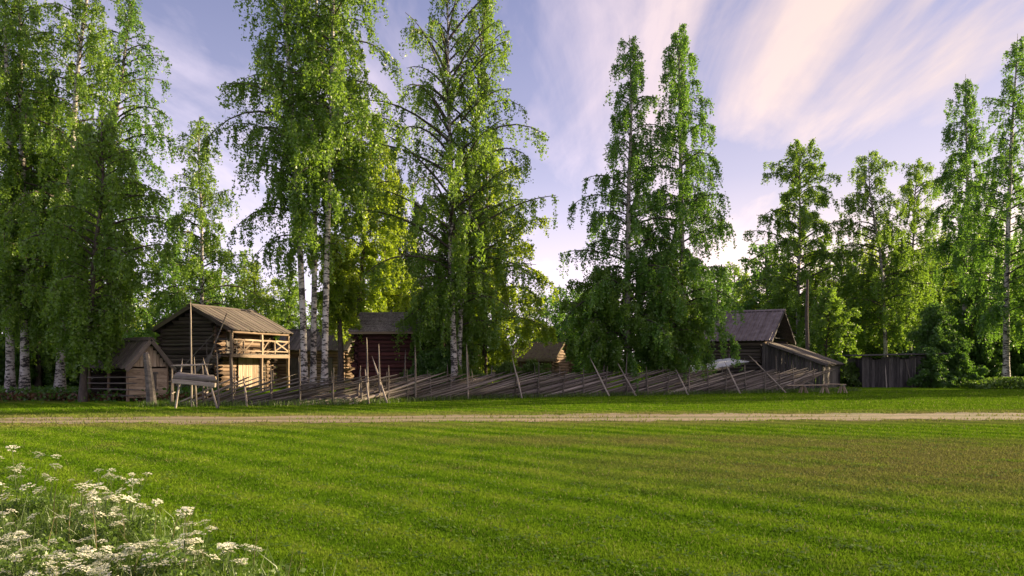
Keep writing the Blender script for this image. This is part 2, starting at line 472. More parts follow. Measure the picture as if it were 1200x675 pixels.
def blades(pts, hmin, hmax, width, lean, seed, seg=1):
    """grass blades: tapering strips standing on pts"""
    q = np.random.default_rng(seed)
    n = len(pts)
    h = q.uniform(hmin, hmax, n); a = q.uniform(0, 2 * PI, n); la = q.uniform(0, 2 * PI, n); l = q.uniform(0.1, 1, n) * lean * h
    wd = np.broadcast_to(width, (n,)) * q.uniform(0.7, 1.3, n)
    dx, dy = np.cos(a) * wd / 2, np.sin(a) * wd / 2
    lx, ly = np.cos(la) * l, np.sin(la) * l
    if seg == 1:
        V = np.zeros((n, 3, 3))
        V[:, 0] = pts + np.stack([dx, dy, 0 * h], 1); V[:, 1] = pts - np.stack([dx, dy, 0 * h], 1); V[:, 2] = pts + np.stack([lx, ly, h], 1)
        return V.reshape(-1, 3), np.arange(n * 3).reshape(-1, 3)
    V = np.zeros((n, 5, 3))
    V[:, 0] = pts + np.stack([dx, dy, 0 * h], 1); V[:, 1] = pts - np.stack([dx, dy, 0 * h], 1)
    mid = pts + np.stack([lx * .3, ly * .3, h * .6], 1)
    V[:, 2] = mid + np.stack([dx, dy, 0 * h], 1) * .7; V[:, 3] = mid - np.stack([dx, dy, 0 * h], 1) * .7
    V[:, 4] = pts + np.stack([lx, ly, h * .95], 1)
    k = np.arange(n)[:, None] * 5
    F = np.concatenate([k + [[0, 1, 3]], k + [[0, 3, 2]], k + [[2, 3, 4]]])
    return V.reshape(-1, 3), F

# mown grass in front of the camera, thinning out with distance
N = 430000
D = 3.6 * np.exp(rg.random(N) * math.log(21.0 / 3.6))
X = (rg.random(N) - 0.5) * 2 * (D * 0.68 + 0.6)
on = D < 21.0 + (X + 13) * 0.052
D, X = D[on], X[on]
pts = np.stack([X, D, np.zeros_like(D)], 1)
wid = 0.0042 + D * 0.0011
tuft = .5 + .5 * np.sin(X * 2.1 + 1.3 * np.sin(D * 1.7)) * np.sin(D * 2.6 + 1.7 * np.sin(X * 1.3)) + rg.normal(0, .25, len(X))
pts[:, 2] -= np.clip(.5 - tuft, 0, 1) * .012
V, F = blades(pts, 0.012, 0.036, wid, 1.0, 11)
tag(link('lawn_grass', np_mesh('lawn_grass', V, F, 'lawn_blade')), 'short mown green grass of the wide striped lawn', 'grass', kind='stuff')

# rougher grass between the road and the fence
N = 75000
D = rg.uniform(23.0, 47.0, N); X = (rg.random(N) - .5) * 2 * (D * .68)
on = (D > 24.0 + (X + 13) * .08) & (D < np.interp(X, [-30, -13, -6.5, -1.5, 4, 11, 18, 32], [34, 29.5, 30.5, 35.5, 38.3, 41.6, 46, 48.5]))
pts = np.stack([X[on], D[on], np.zeros(on.sum())], 1)
V, F = blades(pts, 0.02, 0.075, .012 + D[on] * .0005, 1.0, 12)
tag(link('far_grass', np_mesh('far_grass', V, F, 'lawn_blade')), 'strip of rough short grass between the dirt road and the fence', 'grass', kind='stuff')

# clover and plantain rosettes in the mown grass
n = 1500
wd_ = 5.0 * np.exp(rg.random(n) * math.log(20.0 / 5.0)); wx = (rg.random(n) - .5) * 1.36 * wd_
cen = np.stack([wx, wd_, np.full(n, .022)], 1)
C = np.repeat(cen, 9, 0) + rg.normal(0, 1, (n * 9, 3)) * np.array([.05, .05, .006])
u = rg.uniform(0, 6.28, len(C)); a_ = np.stack([np.cos(u), np.sin(u), rg.normal(0, .25, len(C))], 1) * .019; b_ = np.stack([-np.sin(u), np.cos(u), rg.normal(0, .25, len(C))], 1) * .012
V = np.stack([C - a_, C + b_, C + a_, C - b_], 1).reshape(-1, 3)
tag(link('lawn_weeds', np_mesh('lawn_weeds', V, np.arange(len(V)).reshape(-1, 4), 'leaf_nettle')), 'small flat clover and weed rosettes in the mown lawn', 'weeds', kind='stuff')

# ------------------------------------------------------------------ trees
def tubes_np(P, rad, n):
    """many polylines at once: P (m,k,3), rad (m,k) -> verts, quads"""
    m_, k_, _ = P.shape
    d = np.empty_like(P)
    d[:, 1:-1] = P[:, 2:] - P[:, :-2]; d[:, 0] = P[:, 1] - P[:, 0]; d[:, -1] = P[:, -1] - P[:, -2]
    d /= np.linalg.norm(d, axis=2, keepdims=True) + 1e-9
    ref = np.where(np.abs(d[..., 2:3]) > 0.9, np.array([1.0, 0, 0]), np.array([0, 0, 1.0]))
    a = np.cross(d, ref); a /= np.linalg.norm(a, axis=2, keepdims=True) + 1e-9
    b_ = np.cross(d, a)
    th = np.arange(n) * 2 * PI / n
    V = P[:, :, None, :] + (a[:, :, None, :] * np.cos(th)[None, None, :, None] + b_[:, :, None, :] * np.sin(th)[None, None, :, None]) * rad[:, :, None, None]
    idx = np.arange(m_ * k_ * n).reshape(m_, k_, n)
    q0 = idx[:, :-1, :]; q1 = np.roll(idx, -1, 2)[:, :-1, :]; q2 = np.roll(idx, -1, 2)[:, 1:, :]; q3 = idx[:, 1:, :]
    return V.reshape(-1, 3), np.stack([q0, q1, q2, q3], -1).reshape(-1, 4)

def ribbons_np(P, wd, q):
    """thin flat strips, for the finest twigs"""
    m_, k_, _ = P.shape
    a = q.uniform(0, 2 * PI, m_)
    sd = np.stack([np.cos(a), np.sin(a), 0 * a], 1)[:, None, :] * wd[:, :, None]
    V = np.stack([P - sd, P + sd], 2)
    idx = np.arange(m_ * k_ * 2).reshape(m_, k_, 2)
    return V.reshape(-1, 3), np.stack([idx[:, :-1, 0], idx[:, :-1, 1], idx[:, 1:, 1], idx[:, 1:, 0]], -1).reshape(-1, 4)

def leaf_quads(C, size, q, hang=0.5, aspect=0.72):
    """one diamond-shaped leaf face per point"""
    n = len(C)
    u = q.normal(size=(n, 3)); u[:, 2] -= hang; u /= np.linalg.norm(u, axis=1, keepdims=True)
    t = q.normal(size=(n, 3)); t -= (t * u).sum(1, keepdims=True) * u; t /= np.linalg.norm(t, axis=1, keepdims=True)
    s_ = (size * q.uniform(0.65, 1.3, n))[:, None]
    V = np.empty((n, 4, 3))
    V[:, 0] = C - u * s_ * .5; V[:, 1] = C + t * s_ * .5 * aspect - u * s_ * .06; V[:, 2] = C + u * s_ * .5; V[:, 3] = C - t * s_ * .5 * aspect - u * s_ * .06
    return V.reshape(-1, 3), np.arange(n * 4).reshape(-1, 4)

def leaf_tris(C, size, q, hang=0.5, aspect=0.8):
    """one three-cornered leaf face per point, for trees some way off"""
    n = len(C)
    u = q.normal(size=(n, 3)); u[:, 2] -= hang; u /= np.linalg.norm(u, axis=1, keepdims=True)
    t = q.normal(size=(n, 3)); t -= (t * u).sum(1, keepdims=True) * u; t /= np.linalg.norm(t, axis=1, keepdims=True)
    s_ = (size * q.uniform(0.65, 1.3, n))[:, None]
    V = np.empty((n, 3, 3))
    V[:, 0] = C + u * s_ * .6; V[:, 1] = C + t * s_ * .5 * aspect - u * s_ * .35; V[:, 2] = C - t * s_ * .5 * aspect - u * s_ * .35
    return V.reshape(-1, 3), np.arange(n * 3).reshape(-1, 3)

def tree_meshes(key, h, cr, base, seed, leaf=0.114, nb=70, twigs=22, per=13, r0=0.17, lean=(0, 0), hang=1.15, mat='leaf_birch',
                bark='bark_birch', up=0.42, shape='birch', wob=0.12, tl=(0.4, 1.5), thin=0.0, dens=3.1, top_thin=.74):
    q = np.random.default_rng(seed)
    K = 16
    t = np.linspace(0, 1, K)
    ph = q.uniform(0, 6.28, 4)
    tx = lean[0] * t ** 1.5 + wob * (np.sin(t * 5 + ph[0]) - np.sin(ph[0])) * t + wob * .4 * (np.sin(t * 13 + ph[1]) - np.sin(ph[1])) * t
    ty = lean[1] * t ** 1.5 + wob * (np.sin(t * 5 + ph[2]) - np.sin(ph[2])) * t
    T = np.stack([tx, ty, t * h], 1)
    flare = 1 + 0.5 * np.exp(-t * h / 0.35)
    TR = (r0 * (1 - t) ** 0.75 + 0.012) * flare
    T[0, 2] = -0.15
    TV, TF = tubes_np(T[None], TR[None], 12)
    trunk = np_mesh(key + '_trunk', TV, TF, bark, True)
    # main branches
    tb = base + (0.985 - base) * (np.arange(nb) + q.random(nb)) / nb
    tp = (tb - base) / (1 - base)
    if shape == 'birch': prof = np.minimum(1, 0.6 + 1.9 * tp) * (1 - tp ** 1.3) ** 0.75 + 0.07
    elif shape == 'full': prof = np.minimum(1, 0.75 + 1.2 * tp) * (1 - tp ** 2.2) ** 0.6 + 0.06
    elif shape == 'cone': prof = (1 - tp) ** 0.85 + 0.05
    else: prof = np.minimum(1, 0.35 + 1.6 * tp) * (1 - tp ** 2) ** 0.6 + 0.08
    L = cr * prof * q.uniform(0.42, 1.22, nb)
    az = np.arange(nb) * 2.39996 + q.uniform(-.6, .6, nb)
    el = R(20) + R(44) * up * np.clip(tp + q.uniform(-.2, .2, nb), 0, 1)
    B0 = np.stack([np.interp(tb, t, T[:, 0]), np.interp(tb, t, T[:, 1]), tb * h], 1)
    hd = np.stack([np.cos(az), np.sin(az)], 1)
    KB = 7
    s_ = np.linspace(0, 1, KB)[None, :]
    dr = q.uniform(0.3, 0.85, nb)[:, None]
    hor = L[:, None] * np.cos(el)[:, None] * s_ * (1.12 - 0.12 * s_)
    ver = L[:, None] * (np.sin(el)[:, None] * 1.35 * s_ - dr * s_ ** 2)
    side = (q.uniform(-.16, .16, nb)[:, None] * L[:, None]) * s_ ** 2
    P = np.empty((nb, KB, 3))
    P[..., 0] = B0[:, None, 0] + hd[:, None, 0] * hor - hd[:, None, 1] * side
    P[..., 1] = B0[:, None, 1] + hd[:, None, 1] * hor + hd[:, None, 0] * side
    P[..., 2] = B0[:, None, 2] + ver
    br = np.clip(0.012 + 0.013 * L, 0.012, r0 * .45)[:, None] * (1 - 0.8 * s_)
    BV, BF = tubes_np(P, br, 4)
    # twigs hanging from the branches
    nt = np.maximum(3, (twigs * (0.35 + 0.65 * L / L.max())).astype(int))
    bi = np.repeat(np.arange(nb), nt); M = len(bi)
    sp_ = q.uniform(0.05, 1.0, M) ** 0.75
    f = sp_ * (KB - 1); i0 = np.minimum(f.astype(int), KB - 2); fr = (f - i0)[:, None]
    O = P[bi, i0] * (1 - fr) + P[bi, i0 + 1] * fr
    ta = az[bi] + q.normal(0, 1.0, M)
    out = q.uniform(0.05, 0.6, M)
    TL = q.uniform(tl[0], tl[1], M) * (0.6 + 0.4 * (1 - tp[bi]))
    KT = 4
    r_ = np.linspace(0, 1, KT)[None, :]
    Q = np.empty((M, KT, 3))
    ho = TL[:, None] * out[:, None] * (r_ - 0.35 * r_ ** 2)
    Q[..., 0] = O[:, None, 0] + np.cos(ta)[:, None] * ho
    Q[..., 1] = O[:, None, 1] + np.sin(ta)[:, None] * ho
    rise = q.uniform(-.15, .22, M)[:, None]
    Q[..., 2] = np.maximum(O[:, None, 2] + TL[:, None] * (rise * r_ - hang * r_ ** 1.6), 0.12)
    QV, QF = ribbons_np(Q, np.full((M, KT), 0.008) * (1.2 - r_), q)
    branches = np_mesh(key + '_limbs', np.concatenate([BV, QV]), np.concatenate([BF, QF + len(BV)]), 'twig')
    # leaves
    keep = q.random(M) > thin
    Qk = Q[keep]; M2 = len(Qk)
    cnt = np.maximum(3, (dens * (1.1 - top_thin * tp[bi][keep]) * per * TL[keep] / np.mean(TL) * q.uniform(.6, 1.4, M2)).astype(int))
    li = np.repeat(np.arange(M2), cnt)
    f = (q.random(len(li)) ** 0.8) * (KT - 1); i0 = np.minimum(f.astype(int), KT - 2); fr = (f - i0)[:, None]
    C = Qk[li, i0] * (1 - fr) + Qk[li, i0 + 1] * fr + q.normal(0, leaf * 0.55, (len(li), 3))
    C[:, 2] = np.maximum(C[:, 2], 0.06)
    LV, LF = leaf_tris(C, leaf, q)
    crown = np_mesh(key + '_crown', LV, LF, mat)
    return trunk, branches, crown

TREE_LIB = {}
def tree(name, label, px, D, cat='tree', group=None, rz=0.0, sc=(1, 1, 1), lib=None, x=None, **kw):
    if lib is None or lib not in TREE_LIB:
        ms = tree_meshes(name, **kw)
        if lib: TREE_LIB[lib] = ms
    else: ms = TREE_LIB[lib]
    loc = at(px, D) if x is None else Vector((x, D, 0))
    e = thing(name, label, cat, loc, rz, group)
    e.scale = sc
    link('trunk', ms[0], e); link('limbs', ms[1], e); link('crown', ms[2], e)
    return e

# left cluster
tree('birch_tree', 'pale birch trunk farthest left, cut by the left edge of the photo', 12, 36.0, seed=101, h=21, cr=3.6, base=.16, r0=.175, lean=(-.4, 0), nb=90, twigs=26, per=13, mat='leaf_birch')
tree('birch_tree', 'second birch from the left edge, twin white trunk beside the leftmost one', 29, 36.0, seed=102, h=22, cr=3.8, base=.15, r0=.18, lean=(-.5, .4), nb=90, twigs=26, per=13, mat='leaf_birch')
tree('birch_tree', 'single white birch trunk just left of the small log shed', 70, 36.6, seed=103, h=21.5, cr=4.0, base=.17, r0=.19, lean=(2.1, -.3), nb=100, twigs=27, per=13, mat='leaf_birch')
tree('broadleaf_tree', 'leafy tree with a thin dark trunk beside the small shed', 97, 33.0, seed=104, h=11.5, cr=3.4, base=.17, r0=.13, leaf=.125, nb=80, twigs=24, per=12, shape='oval', hang=.9, bark='bark_brown', mat='leaf_birch', lean=(.9, 0), wob=.3, thin=.08)
tree('broadleaf_tree', 'dark leafy tree filling the gap between the left birches', 45, 41.5, seed=105, h=15.5, cr=4.2, base=.10, r0=.14, leaf=.14, nb=90, twigs=26, per=12, shape='oval', hang=.9, bark='bark_brown', mat='leaf_birch', wob=.3)
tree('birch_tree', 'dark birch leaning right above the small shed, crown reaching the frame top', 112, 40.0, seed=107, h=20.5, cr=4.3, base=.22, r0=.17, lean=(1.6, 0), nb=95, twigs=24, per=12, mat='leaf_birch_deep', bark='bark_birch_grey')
tree('birch_tree', 'slender birch rising behind the two-storey log storehouse', 236, 56.0, seed=106, h=18.8, cr=4.6, base=.12, r0=.16, leaf=.15, nb=95, twigs=24, per=11, mat='leaf_birch', thin=.1)
# triple birch
tree('birch_tree', 'left trunk of the three white birches behind the pole fence', 357, 34.0, seed=111, h=22.5, cr=3.9, base=.27, r0=.14, lean=(-1.1, 0), nb=85, twigs=22, per=12, wob=.10)
tree('birch_tree', 'middle trunk of the three white birches behind the pole fence', 367, 34.6, seed=112, h=23, cr=3.0, base=.36, r0=.125, lean=(.2, .3), nb=75, twigs=20, per=12, wob=.08)
tree('birch_tree', 'right trunk of the three white birches behind the pole fence', 380, 33.6, seed=113, h=22.5, cr=3.5, base=.40, r0=.135, lean=(.9, -.2), nb=85, twigs=22, per=12, wob=.10)
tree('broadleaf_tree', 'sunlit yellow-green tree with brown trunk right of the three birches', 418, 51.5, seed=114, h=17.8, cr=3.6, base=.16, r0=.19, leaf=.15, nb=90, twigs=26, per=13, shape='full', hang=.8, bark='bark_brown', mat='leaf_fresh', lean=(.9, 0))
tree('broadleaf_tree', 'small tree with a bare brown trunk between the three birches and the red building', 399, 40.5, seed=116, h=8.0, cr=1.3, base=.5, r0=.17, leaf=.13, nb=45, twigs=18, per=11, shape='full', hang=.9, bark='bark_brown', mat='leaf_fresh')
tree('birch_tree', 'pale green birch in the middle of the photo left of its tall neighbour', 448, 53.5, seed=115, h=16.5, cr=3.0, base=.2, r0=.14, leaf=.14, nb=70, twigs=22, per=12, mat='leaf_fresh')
# centre tall birch
tree('birch_tree', 'tall white birch in the centre with two stems, left stem', 533, 38.0, seed=121, h=20.5, cr=5.2, base=.22, r0=.155, lean=(-.9, 0), nb=80, twigs=20, per=12, up=1.0, thin=.08, wob=.3, shape='full')
tree('birch_tree', 'right stem of the tall centre birch, crown reaching the frame top', 537, 38.8, seed=122, h=20.2, cr=4.9, base=.16, r0=.12, lean=(1.3, .3), nb=90, twigs=22, per=12, up=.95, wob=.25)
tree('broadleaf_tree', 'rounded leafy tree at the foot of the centre birch, right flank sunlit', 568, 43.8, seed=123, h=13.6, cr=4.2, base=.10, r0=.14, leaf=.13, nb=100, twigs=28, per=13, shape='full', hang=.9, bark='bark_brown', mat='leaf_fresh')  # yellow leaf colour stands in for sun on the right flank
tree('broadleaf_tree', 'low leafy tree standing before the right end of the dark red building', 522, 40.0, seed=124, h=8.6, cr=2.5, base=.12, r0=.09, leaf=.12, nb=70, twigs=22, per=12, shape='full', hang=.7, bark='bark_brown', mat='leaf_birch')
# the pair right of centre
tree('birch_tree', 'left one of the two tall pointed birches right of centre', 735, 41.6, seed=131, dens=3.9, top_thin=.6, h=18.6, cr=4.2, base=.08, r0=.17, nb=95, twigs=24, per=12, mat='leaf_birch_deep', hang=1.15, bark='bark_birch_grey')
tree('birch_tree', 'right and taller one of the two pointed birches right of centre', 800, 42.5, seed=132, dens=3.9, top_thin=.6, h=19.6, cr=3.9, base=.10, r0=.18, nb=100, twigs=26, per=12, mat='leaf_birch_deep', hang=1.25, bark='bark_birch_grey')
tree('broadleaf_tree', 'wide dark bushy tree under the left pointed birch, hanging over the fence', 708, 41.2, seed=133, h=6.4, cr=2.6, base=.24, r0=.11, leaf=.12, nb=70, twigs=24, per=13, shape='oval', hang=.7, bark='bark_brown', mat='leaf_birch')
tree('broadleaf_tree', 'dark bushy tree under the right pointed birch, beside the metal-roofed barn', 780, 41.8, seed=134, h=7.2, cr=2.3, base=.22, r0=.11, leaf=.12, nb=70, twigs=24, per=13, shape='oval', hang=.8, bark='bark_brown', mat='leaf_birch')
# right-hand group
tree('birch_tree', 'broad birch behind the metal-roofed barn, sunlit on its right', 935, 70.0, seed=141, dens=4.0, top_thin=.6, h=20.6, cr=5.6, base=.06, r0=.2, leaf=.16, nb=120, twigs=30, per=12, shape='full', mat='leaf_birch', hang=1.0, bark='bark_birch_grey', thin=.05)
tree('birch_tree', 'left of two thin-crowned birches behind the dark board shed', 1038, 68.5, seed=142, dens=3.9, top_thin=.6, h=19.8, cr=4.4, base=.2, r0=.17, leaf=.15, nb=85, twigs=22, per=11, lean=(-1.0, 0), shape='full', mat='leaf_birch', bark='bark_birch_grey', thin=.12, wob=.3)
tree('birch_tree', 'right of two thin-crowned birches behind the dark board shed', 1066, 71.0, seed=143, dens=3.9, top_thin=.6, h=19.8, cr=4.2, base=.22, r0=.15, leaf=.15, nb=85, twigs=22, per=11, lean=(.9, 0), shape='full', mat='leaf_birch', bark='bark_birch_grey', thin=.12, wob=.3)
tree('birch_tree', 'tall birch second from the right edge, thin pointed crown', 1130, 58.0, seed=144, dens=3.7, top_thin=.6, h=22.4, cr=3.1, base=.36, r0=.18, leaf=.13, nb=85, twigs=22, per=11, mat='leaf_birch_deep', thin=.1)
tree('birch_tree', 'tallest white-stemmed birch at the right edge of the photo', 1179, 51.8, seed=145, dens=3.7, top_thin=.6, h=22.8, cr=3.7, base=.16, r0=.2, leaf=.13, nb=95, twigs=22, per=11, mat='leaf_birch_deep', lean=(.6, 0), thin=.08)
for k, (px, D, hh, cr, lb) in enumerate([(1098, 54, 5.6, 2.1, 'dark bushy tree at the right end of the dark board shed'),
                                         (1140, 57.5, 8.2, 2.6, 'dark bushy tree between the two tall birches at right'),
                                         (1196, 59, 8.6, 2.8, 'dark bushy tree behind the rightmost birch trunk'),
                                         (1010, 74, 9.6, 3.2, 'yellow-green bushy tree left of the dark board shed'),
                                         (968, 62, 7.4, 2.4, 'sunlit bushy tree right behind the barn lean-to')]):
    tree('broadleaf_tree', lb, px, D, seed=150 + k, h=hh, cr=cr, base=.08, r0=.09, leaf=.15, nb=65, twigs=24, per=12, shape='full', hang=.7, bark='bark_brown', mat='leaf_bushy' if k < 3 else 'leaf_birch')

# spruces
def spruce_meshes(key, h, r, seed):
    q = np.random.default_rng(seed)
    t = np.linspace(0, 1, 10)
    T = np.stack([0 * t, 0 * t, t * h], 1)
    TV, TF = tubes_np(T[None], ((1 - t) * .17 + .012)[None], 8)
    trunk = np_mesh(key + '_trunk', TV, TF, 'bark_brown', True)
    nb = 150
    tb = 0.07 + 0.91 * (np.arange(nb) + q.random(nb)) / nb
    L = r * (1 - tb) ** .9 * q.uniform(.75, 1.1, nb) + .12
    az = np.arange(nb) * 2.39996
    s_ = np.linspace(0, 1, 5)[None, :]
    P = np.empty((nb, 5, 3))
    P[..., 0] = np.cos(az)[:, None] * L[:, None] * s_; P[..., 1] = np.sin(az)[:, None] * L[:, None] * s_
    P[..., 2] = (tb * h)[:, None] + L[:, None] * (-.45 * s_ + .22 * s_ ** 3)
    BV, BF = tubes_np(P, np.full((nb, 5), .022) * (1.1 - s_), 3)
    limbs = np_mesh(key + '_limbs', BV, BF, 'twig')
    M = 16000
    bi = q.choice(nb, M, p=L / L.sum())
    f = q.random(M) ** .6 * 4; i0 = np.minimum(f.astype(int), 3); fr = (f - i0)[:, None]
    C = P[bi, i0] * (1 - fr) + P[bi, i0 + 1] * fr
    C += q.normal(0, .09, (M, 3)); C[:, 2] -= np.abs(q.normal(0, .18, M))
    LV, LF = leaf_tris(C, .30, q, hang=1.2, aspect=.35)
    return trunk, limbs, np_mesh(key + '_crown', LV, LF, 'needle')
TREE_LIB['spruce'] = spruce_meshes('spruce', 16.5, 2.6, 9)
for px, D, sc, lb in [(466, 60, 1.0, 'dark spruce behind the dark red building, left of the centre birch'),
                      (488, 64, .9, 'dark spruce partly hidden by the centre birch, lower of two')]:
    tree('spruce_tree', lb, px, D, lib='spruce', sc=(sc, sc, sc), rz=px)

# distant wood: each tree its own thing, a handful of crown shapes
libs = [dict(h=13, cr=3.4, base=.10, seed=201, leaf=.23, nb=60, twigs=18, per=9, dens=1.6, shape='full', mat='leaf_birch'),
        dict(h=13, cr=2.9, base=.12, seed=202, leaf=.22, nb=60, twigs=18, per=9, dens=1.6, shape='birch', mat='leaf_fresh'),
        dict(h=11, cr=3.4, base=.05, seed=203, leaf=.24, nb=60, twigs=20, per=9, dens=1.6, shape='full', mat='leaf_birch_deep'),
        dict(h=12, cr=3.0, base=.08, seed=204, leaf=.23, nb=60, twigs=18, per=9, dens=1.6, shape='oval', mat='leaf_birch')]
rr = random.Random(77)
FAR = []
for px in range(-60, 1290, 34):
    D = rr.uniform(84, 118)
    hh = rr.uniform(8.5, 12.5)
    if 820 < px < 880 or 630 < px < 665: hh *= .95
    if px < 330: hh *= 1.15
    FAR.append((px + rr.uniform(-9, 9), D, hh))
for px in list(range(-20, 345, 44)) + list(range(985, 1215, 40)):
    FAR.append((px + rr.uniform(-8, 8), rr.uniform(62, 78) if px < 400 else rr.uniform(76, 86), rr.uniform(8.0, 11.5) if px < 400 else rr.uniform(8, 10.5)))
FAR += [(842, 88, 12.2), (860, 92, 13.0), (876, 84, 11.0), (826, 95, 11.5), (640, 96, 9.8), (655, 90, 10.2), (672, 86, 9.6), (690, 92, 10.5), (620, 84, 9.0), (905, 86, 11.5), (1000, 88, 12), (1090, 90, 12.5), (900, 82, 14), (965, 84, 14.5), (990, 80, 13.5), (1018, 86, 15), (1052, 84, 14), (1085, 80, 14), (1105, 86, 15.5), (1125, 80, 13.5), (1150, 84, 15.5), (1172, 80, 14), (1205, 82, 15)]
for k, (px, D, hh) in enumerate(FAR):
    j = rr.randrange(4)
    wh = 'left-hand birches and storehouse' if px < 420 else 'centre and the pole fence' if px < 830 else 'barn and the right-hand birches'
    s_ = hh / libs[j]['h']
    tree('broadleaf_tree', 'distant green tree in the wood behind the ' + wh, px, D, group='trees of the distant wood behind the ' + wh, lib='far%d' % j,
         rz=rr.uniform(0, 6.28), sc=(s_ * rr.uniform(.95, 1.25), s_ * rr.uniform(.95, 1.25), s_), bark='bark_brown', r0=.14, hang=.8, **libs[j])

# shrubs behind the left trunks and round the fence
TREE_LIB['shrub'] = tree_meshes('shrub', h=2.6, cr=1.5, base=.04, seed=301, leaf=.13, nb=45, twigs=20, per=10, r0=.03, shape='full', hang=.5, mat='leaf_shrub', bark='bark_brown', tl=(.2, .6))
TREE_LIB['shrub_fresh'] = tree_meshes('shrub_fresh', h=2.0, cr=1.3, base=.04, seed=302, leaf=.10, nb=45, twigs=20, per=10, r0=.025, shape='full', hang=.5, mat='leaf_nettle', bark='bark_brown', tl=(.2, .5))
for px, D, lb_, s_, lb in [(-14, 40, 'shrub', 1.1, 'dark shrub at the left edge behind the birch trunks'), (22, 43, 'shrub', 1.25, 'dark shrub behind the twin birch trunks at far left'),
                           (52, 42, 'shrub', 1.0, 'dark shrub between twin birches and the single birch at left'), (84, 44, 'shrub', 1.2, 'dark shrub right of the single white birch, left of the shed'),
                           (110, 46, 'shrub', 1.3, 'dark shrub behind the small shed and its rails'), (620, 40.5, 'shrub_fresh', .85, 'bright green low shrub left of the tiny turf-roofed cabin'),
                           (598, 40, 'shrub_fresh', .8, 'bright green low shrub below the sunlit centre foliage'), (497, 38.5, 'shrub', .8, 'dark shrub at the fence before the red building'),
                           (520, 38.5, 'shrub', .85, 'dark shrub at the foot of the centre birch'), (1000, 53, 'shrub_fresh', .8, 'light green shrub between barn lean-to and dark board shed'),
                           (1092, 51.5, 'shrub', .95, 'dark shrub against the right end of the dark board shed'), (1122, 53, 'shrub', 1.1, 'dark shrub left of the nettle bank'),
                           (1155, 56, 'shrub', 1.15, 'dark shrub beside the rightmost white trunk'), (1200, 57, 'shrub', 1.2, 'dark shrub at the right edge of the photo')]:
    tree('shrub', lb, px, D, cat='shrub', lib=lb_, sc=(s_, s_, s_), rz=px * .7)

# unseen birches added past the right edge, continuing the row, to shade fence and lawn
OFF = [(34, 49, 1), (39, 45.5, 1.05), (44, 51, .95)]
OFF += [(62, 30, .8), (66, 19, .8)]
for k, (x, D, s_) in enumerate(OFF):
    tree('birch_tree', 'unseen birch added to continue the row beyond the right edge, for shade', 0, D, x=x, group='unseen birches added beyond the right edge', lib='off%d' % (k % 2), rz=k * 1.3, sc=(s_, s_, s_),
         seed=401 + k % 2, h=21, cr=3.6, base=.10, r0=.19, leaf=.26, nb=80, twigs=22, per=9, dens=1.3, mat='leaf_birch')

# ------------------------------------------------------------------ farm buildings (local frame: ridge along Y, +X and -X the eaves)
def roof(t, hw, y0, y1, zr, ze, mat, pw=0.21, th=0.045, overlap=0.0, deck='board_dark', ridge=True, name='roof_board'):
    """two slopes of boards, each board its own piece, on a thin deck"""
    q = random.Random(int(zr * 100 + y1 * 10))
    for s in (-1, 1):
        a = Vector((0, 0, zr)); e = Vector((s * hw, 0, ze))
        n_ = Vector((-(e - a).z * s, 0, abs((e - a).x))).normalized()
        b = MB()
        vs = []
        for yy in (y0 + .06, y1 - .06):
            for p, k in ((a, 0), (e * .985 + a * .015, 0), (e * .985 + a * .015, 1), (a, 1)):
                vs.append(Vector((p.x, yy, p.z)) - n_ * (0.05 + 0.04 * k))
        b.add(vs, [(0, 1, 2, 3), (7, 6, 5, 4), (0, 4, 5, 1), (1, 5, 6, 2), (2, 6, 7, 3), (3, 7, 4, 0)])
        b.build('roof_deck', deck, t)
        k = max(1, round((y1 - y0) / pw)); ww = (y1 - y0) / k
        for i in range(k):
            y = y0 + (i + .5) * ww
            ext = q.uniform(-.02, .06)
            lift = (0.012 if i % 2 else 0.0) + q.uniform(0, .006)
            p0 = a + n_ * lift; p1 = e + (e - a).normalized() * ext + n_ * lift
            piece(name, 'plank', mat, t, (p0.x, y, p0.z), (p1.x, y, p1.z), ww * .96, th, up=n_)
    if ridge:
        for s in (-1, 1):
            d = (Vector((s * hw, 0, ze)) - Vector((0, 0, zr))).normalized()
            n_ = Vector((-d.z * s, 0, abs(d.x)))
            c = Vector((0, 0, zr)) + d * .09 + n_ * .06
            piece('ridge_board', 'plank', mat, t, (c.x, y0 - .02, c.z), (c.x, y1 + .02, c.z), .2, .035, up=n_)
    for yy in (y0 + .03, y1 - .03):                      # verge boards under the roof edge
        for s in (-1, 1):
            piece('verge_board', 'plank', mat, t, (s * .02, yy, zr - .13), (s * (hw - .02), yy, ze - .11), .05, .16)

def log_walls(t, x0, x1, y0, y1, d, zr, hw, ze, mat, z0=0.12, gable=True, sides='xXyY', end=0.16):
    slope = (zr - ze) / hw
    top = lambda x: zr - slope * abs(x) - .14
    for s, xx in (('x', x0), ('X', x1)):
        if s not in sides: continue
        z = z0 + d / 2
        while z + d / 2 < top(xx) + .05:
            piece('log', 'log', mat, t, (xx, y0 - end, z), (xx, y1 + end, z), d * .86, d * 1.06); z += d
    for s, yy in (('y', y0), ('Y', y1)):
        if s not in sides: continue
        z = z0 + d
        while z < zr - .2:
            lim = (zr - .14 - z - d / 2) / slope
            a, c = max(x0 - end, -lim), min(x1 + end, lim)
            if c - a > .25: piece('log', 'log', mat, t, (a, yy, z), (c, yy, z), d * .86, d * 1.06)
            if not gable and lim < min(-x0, x1): break
            z += d

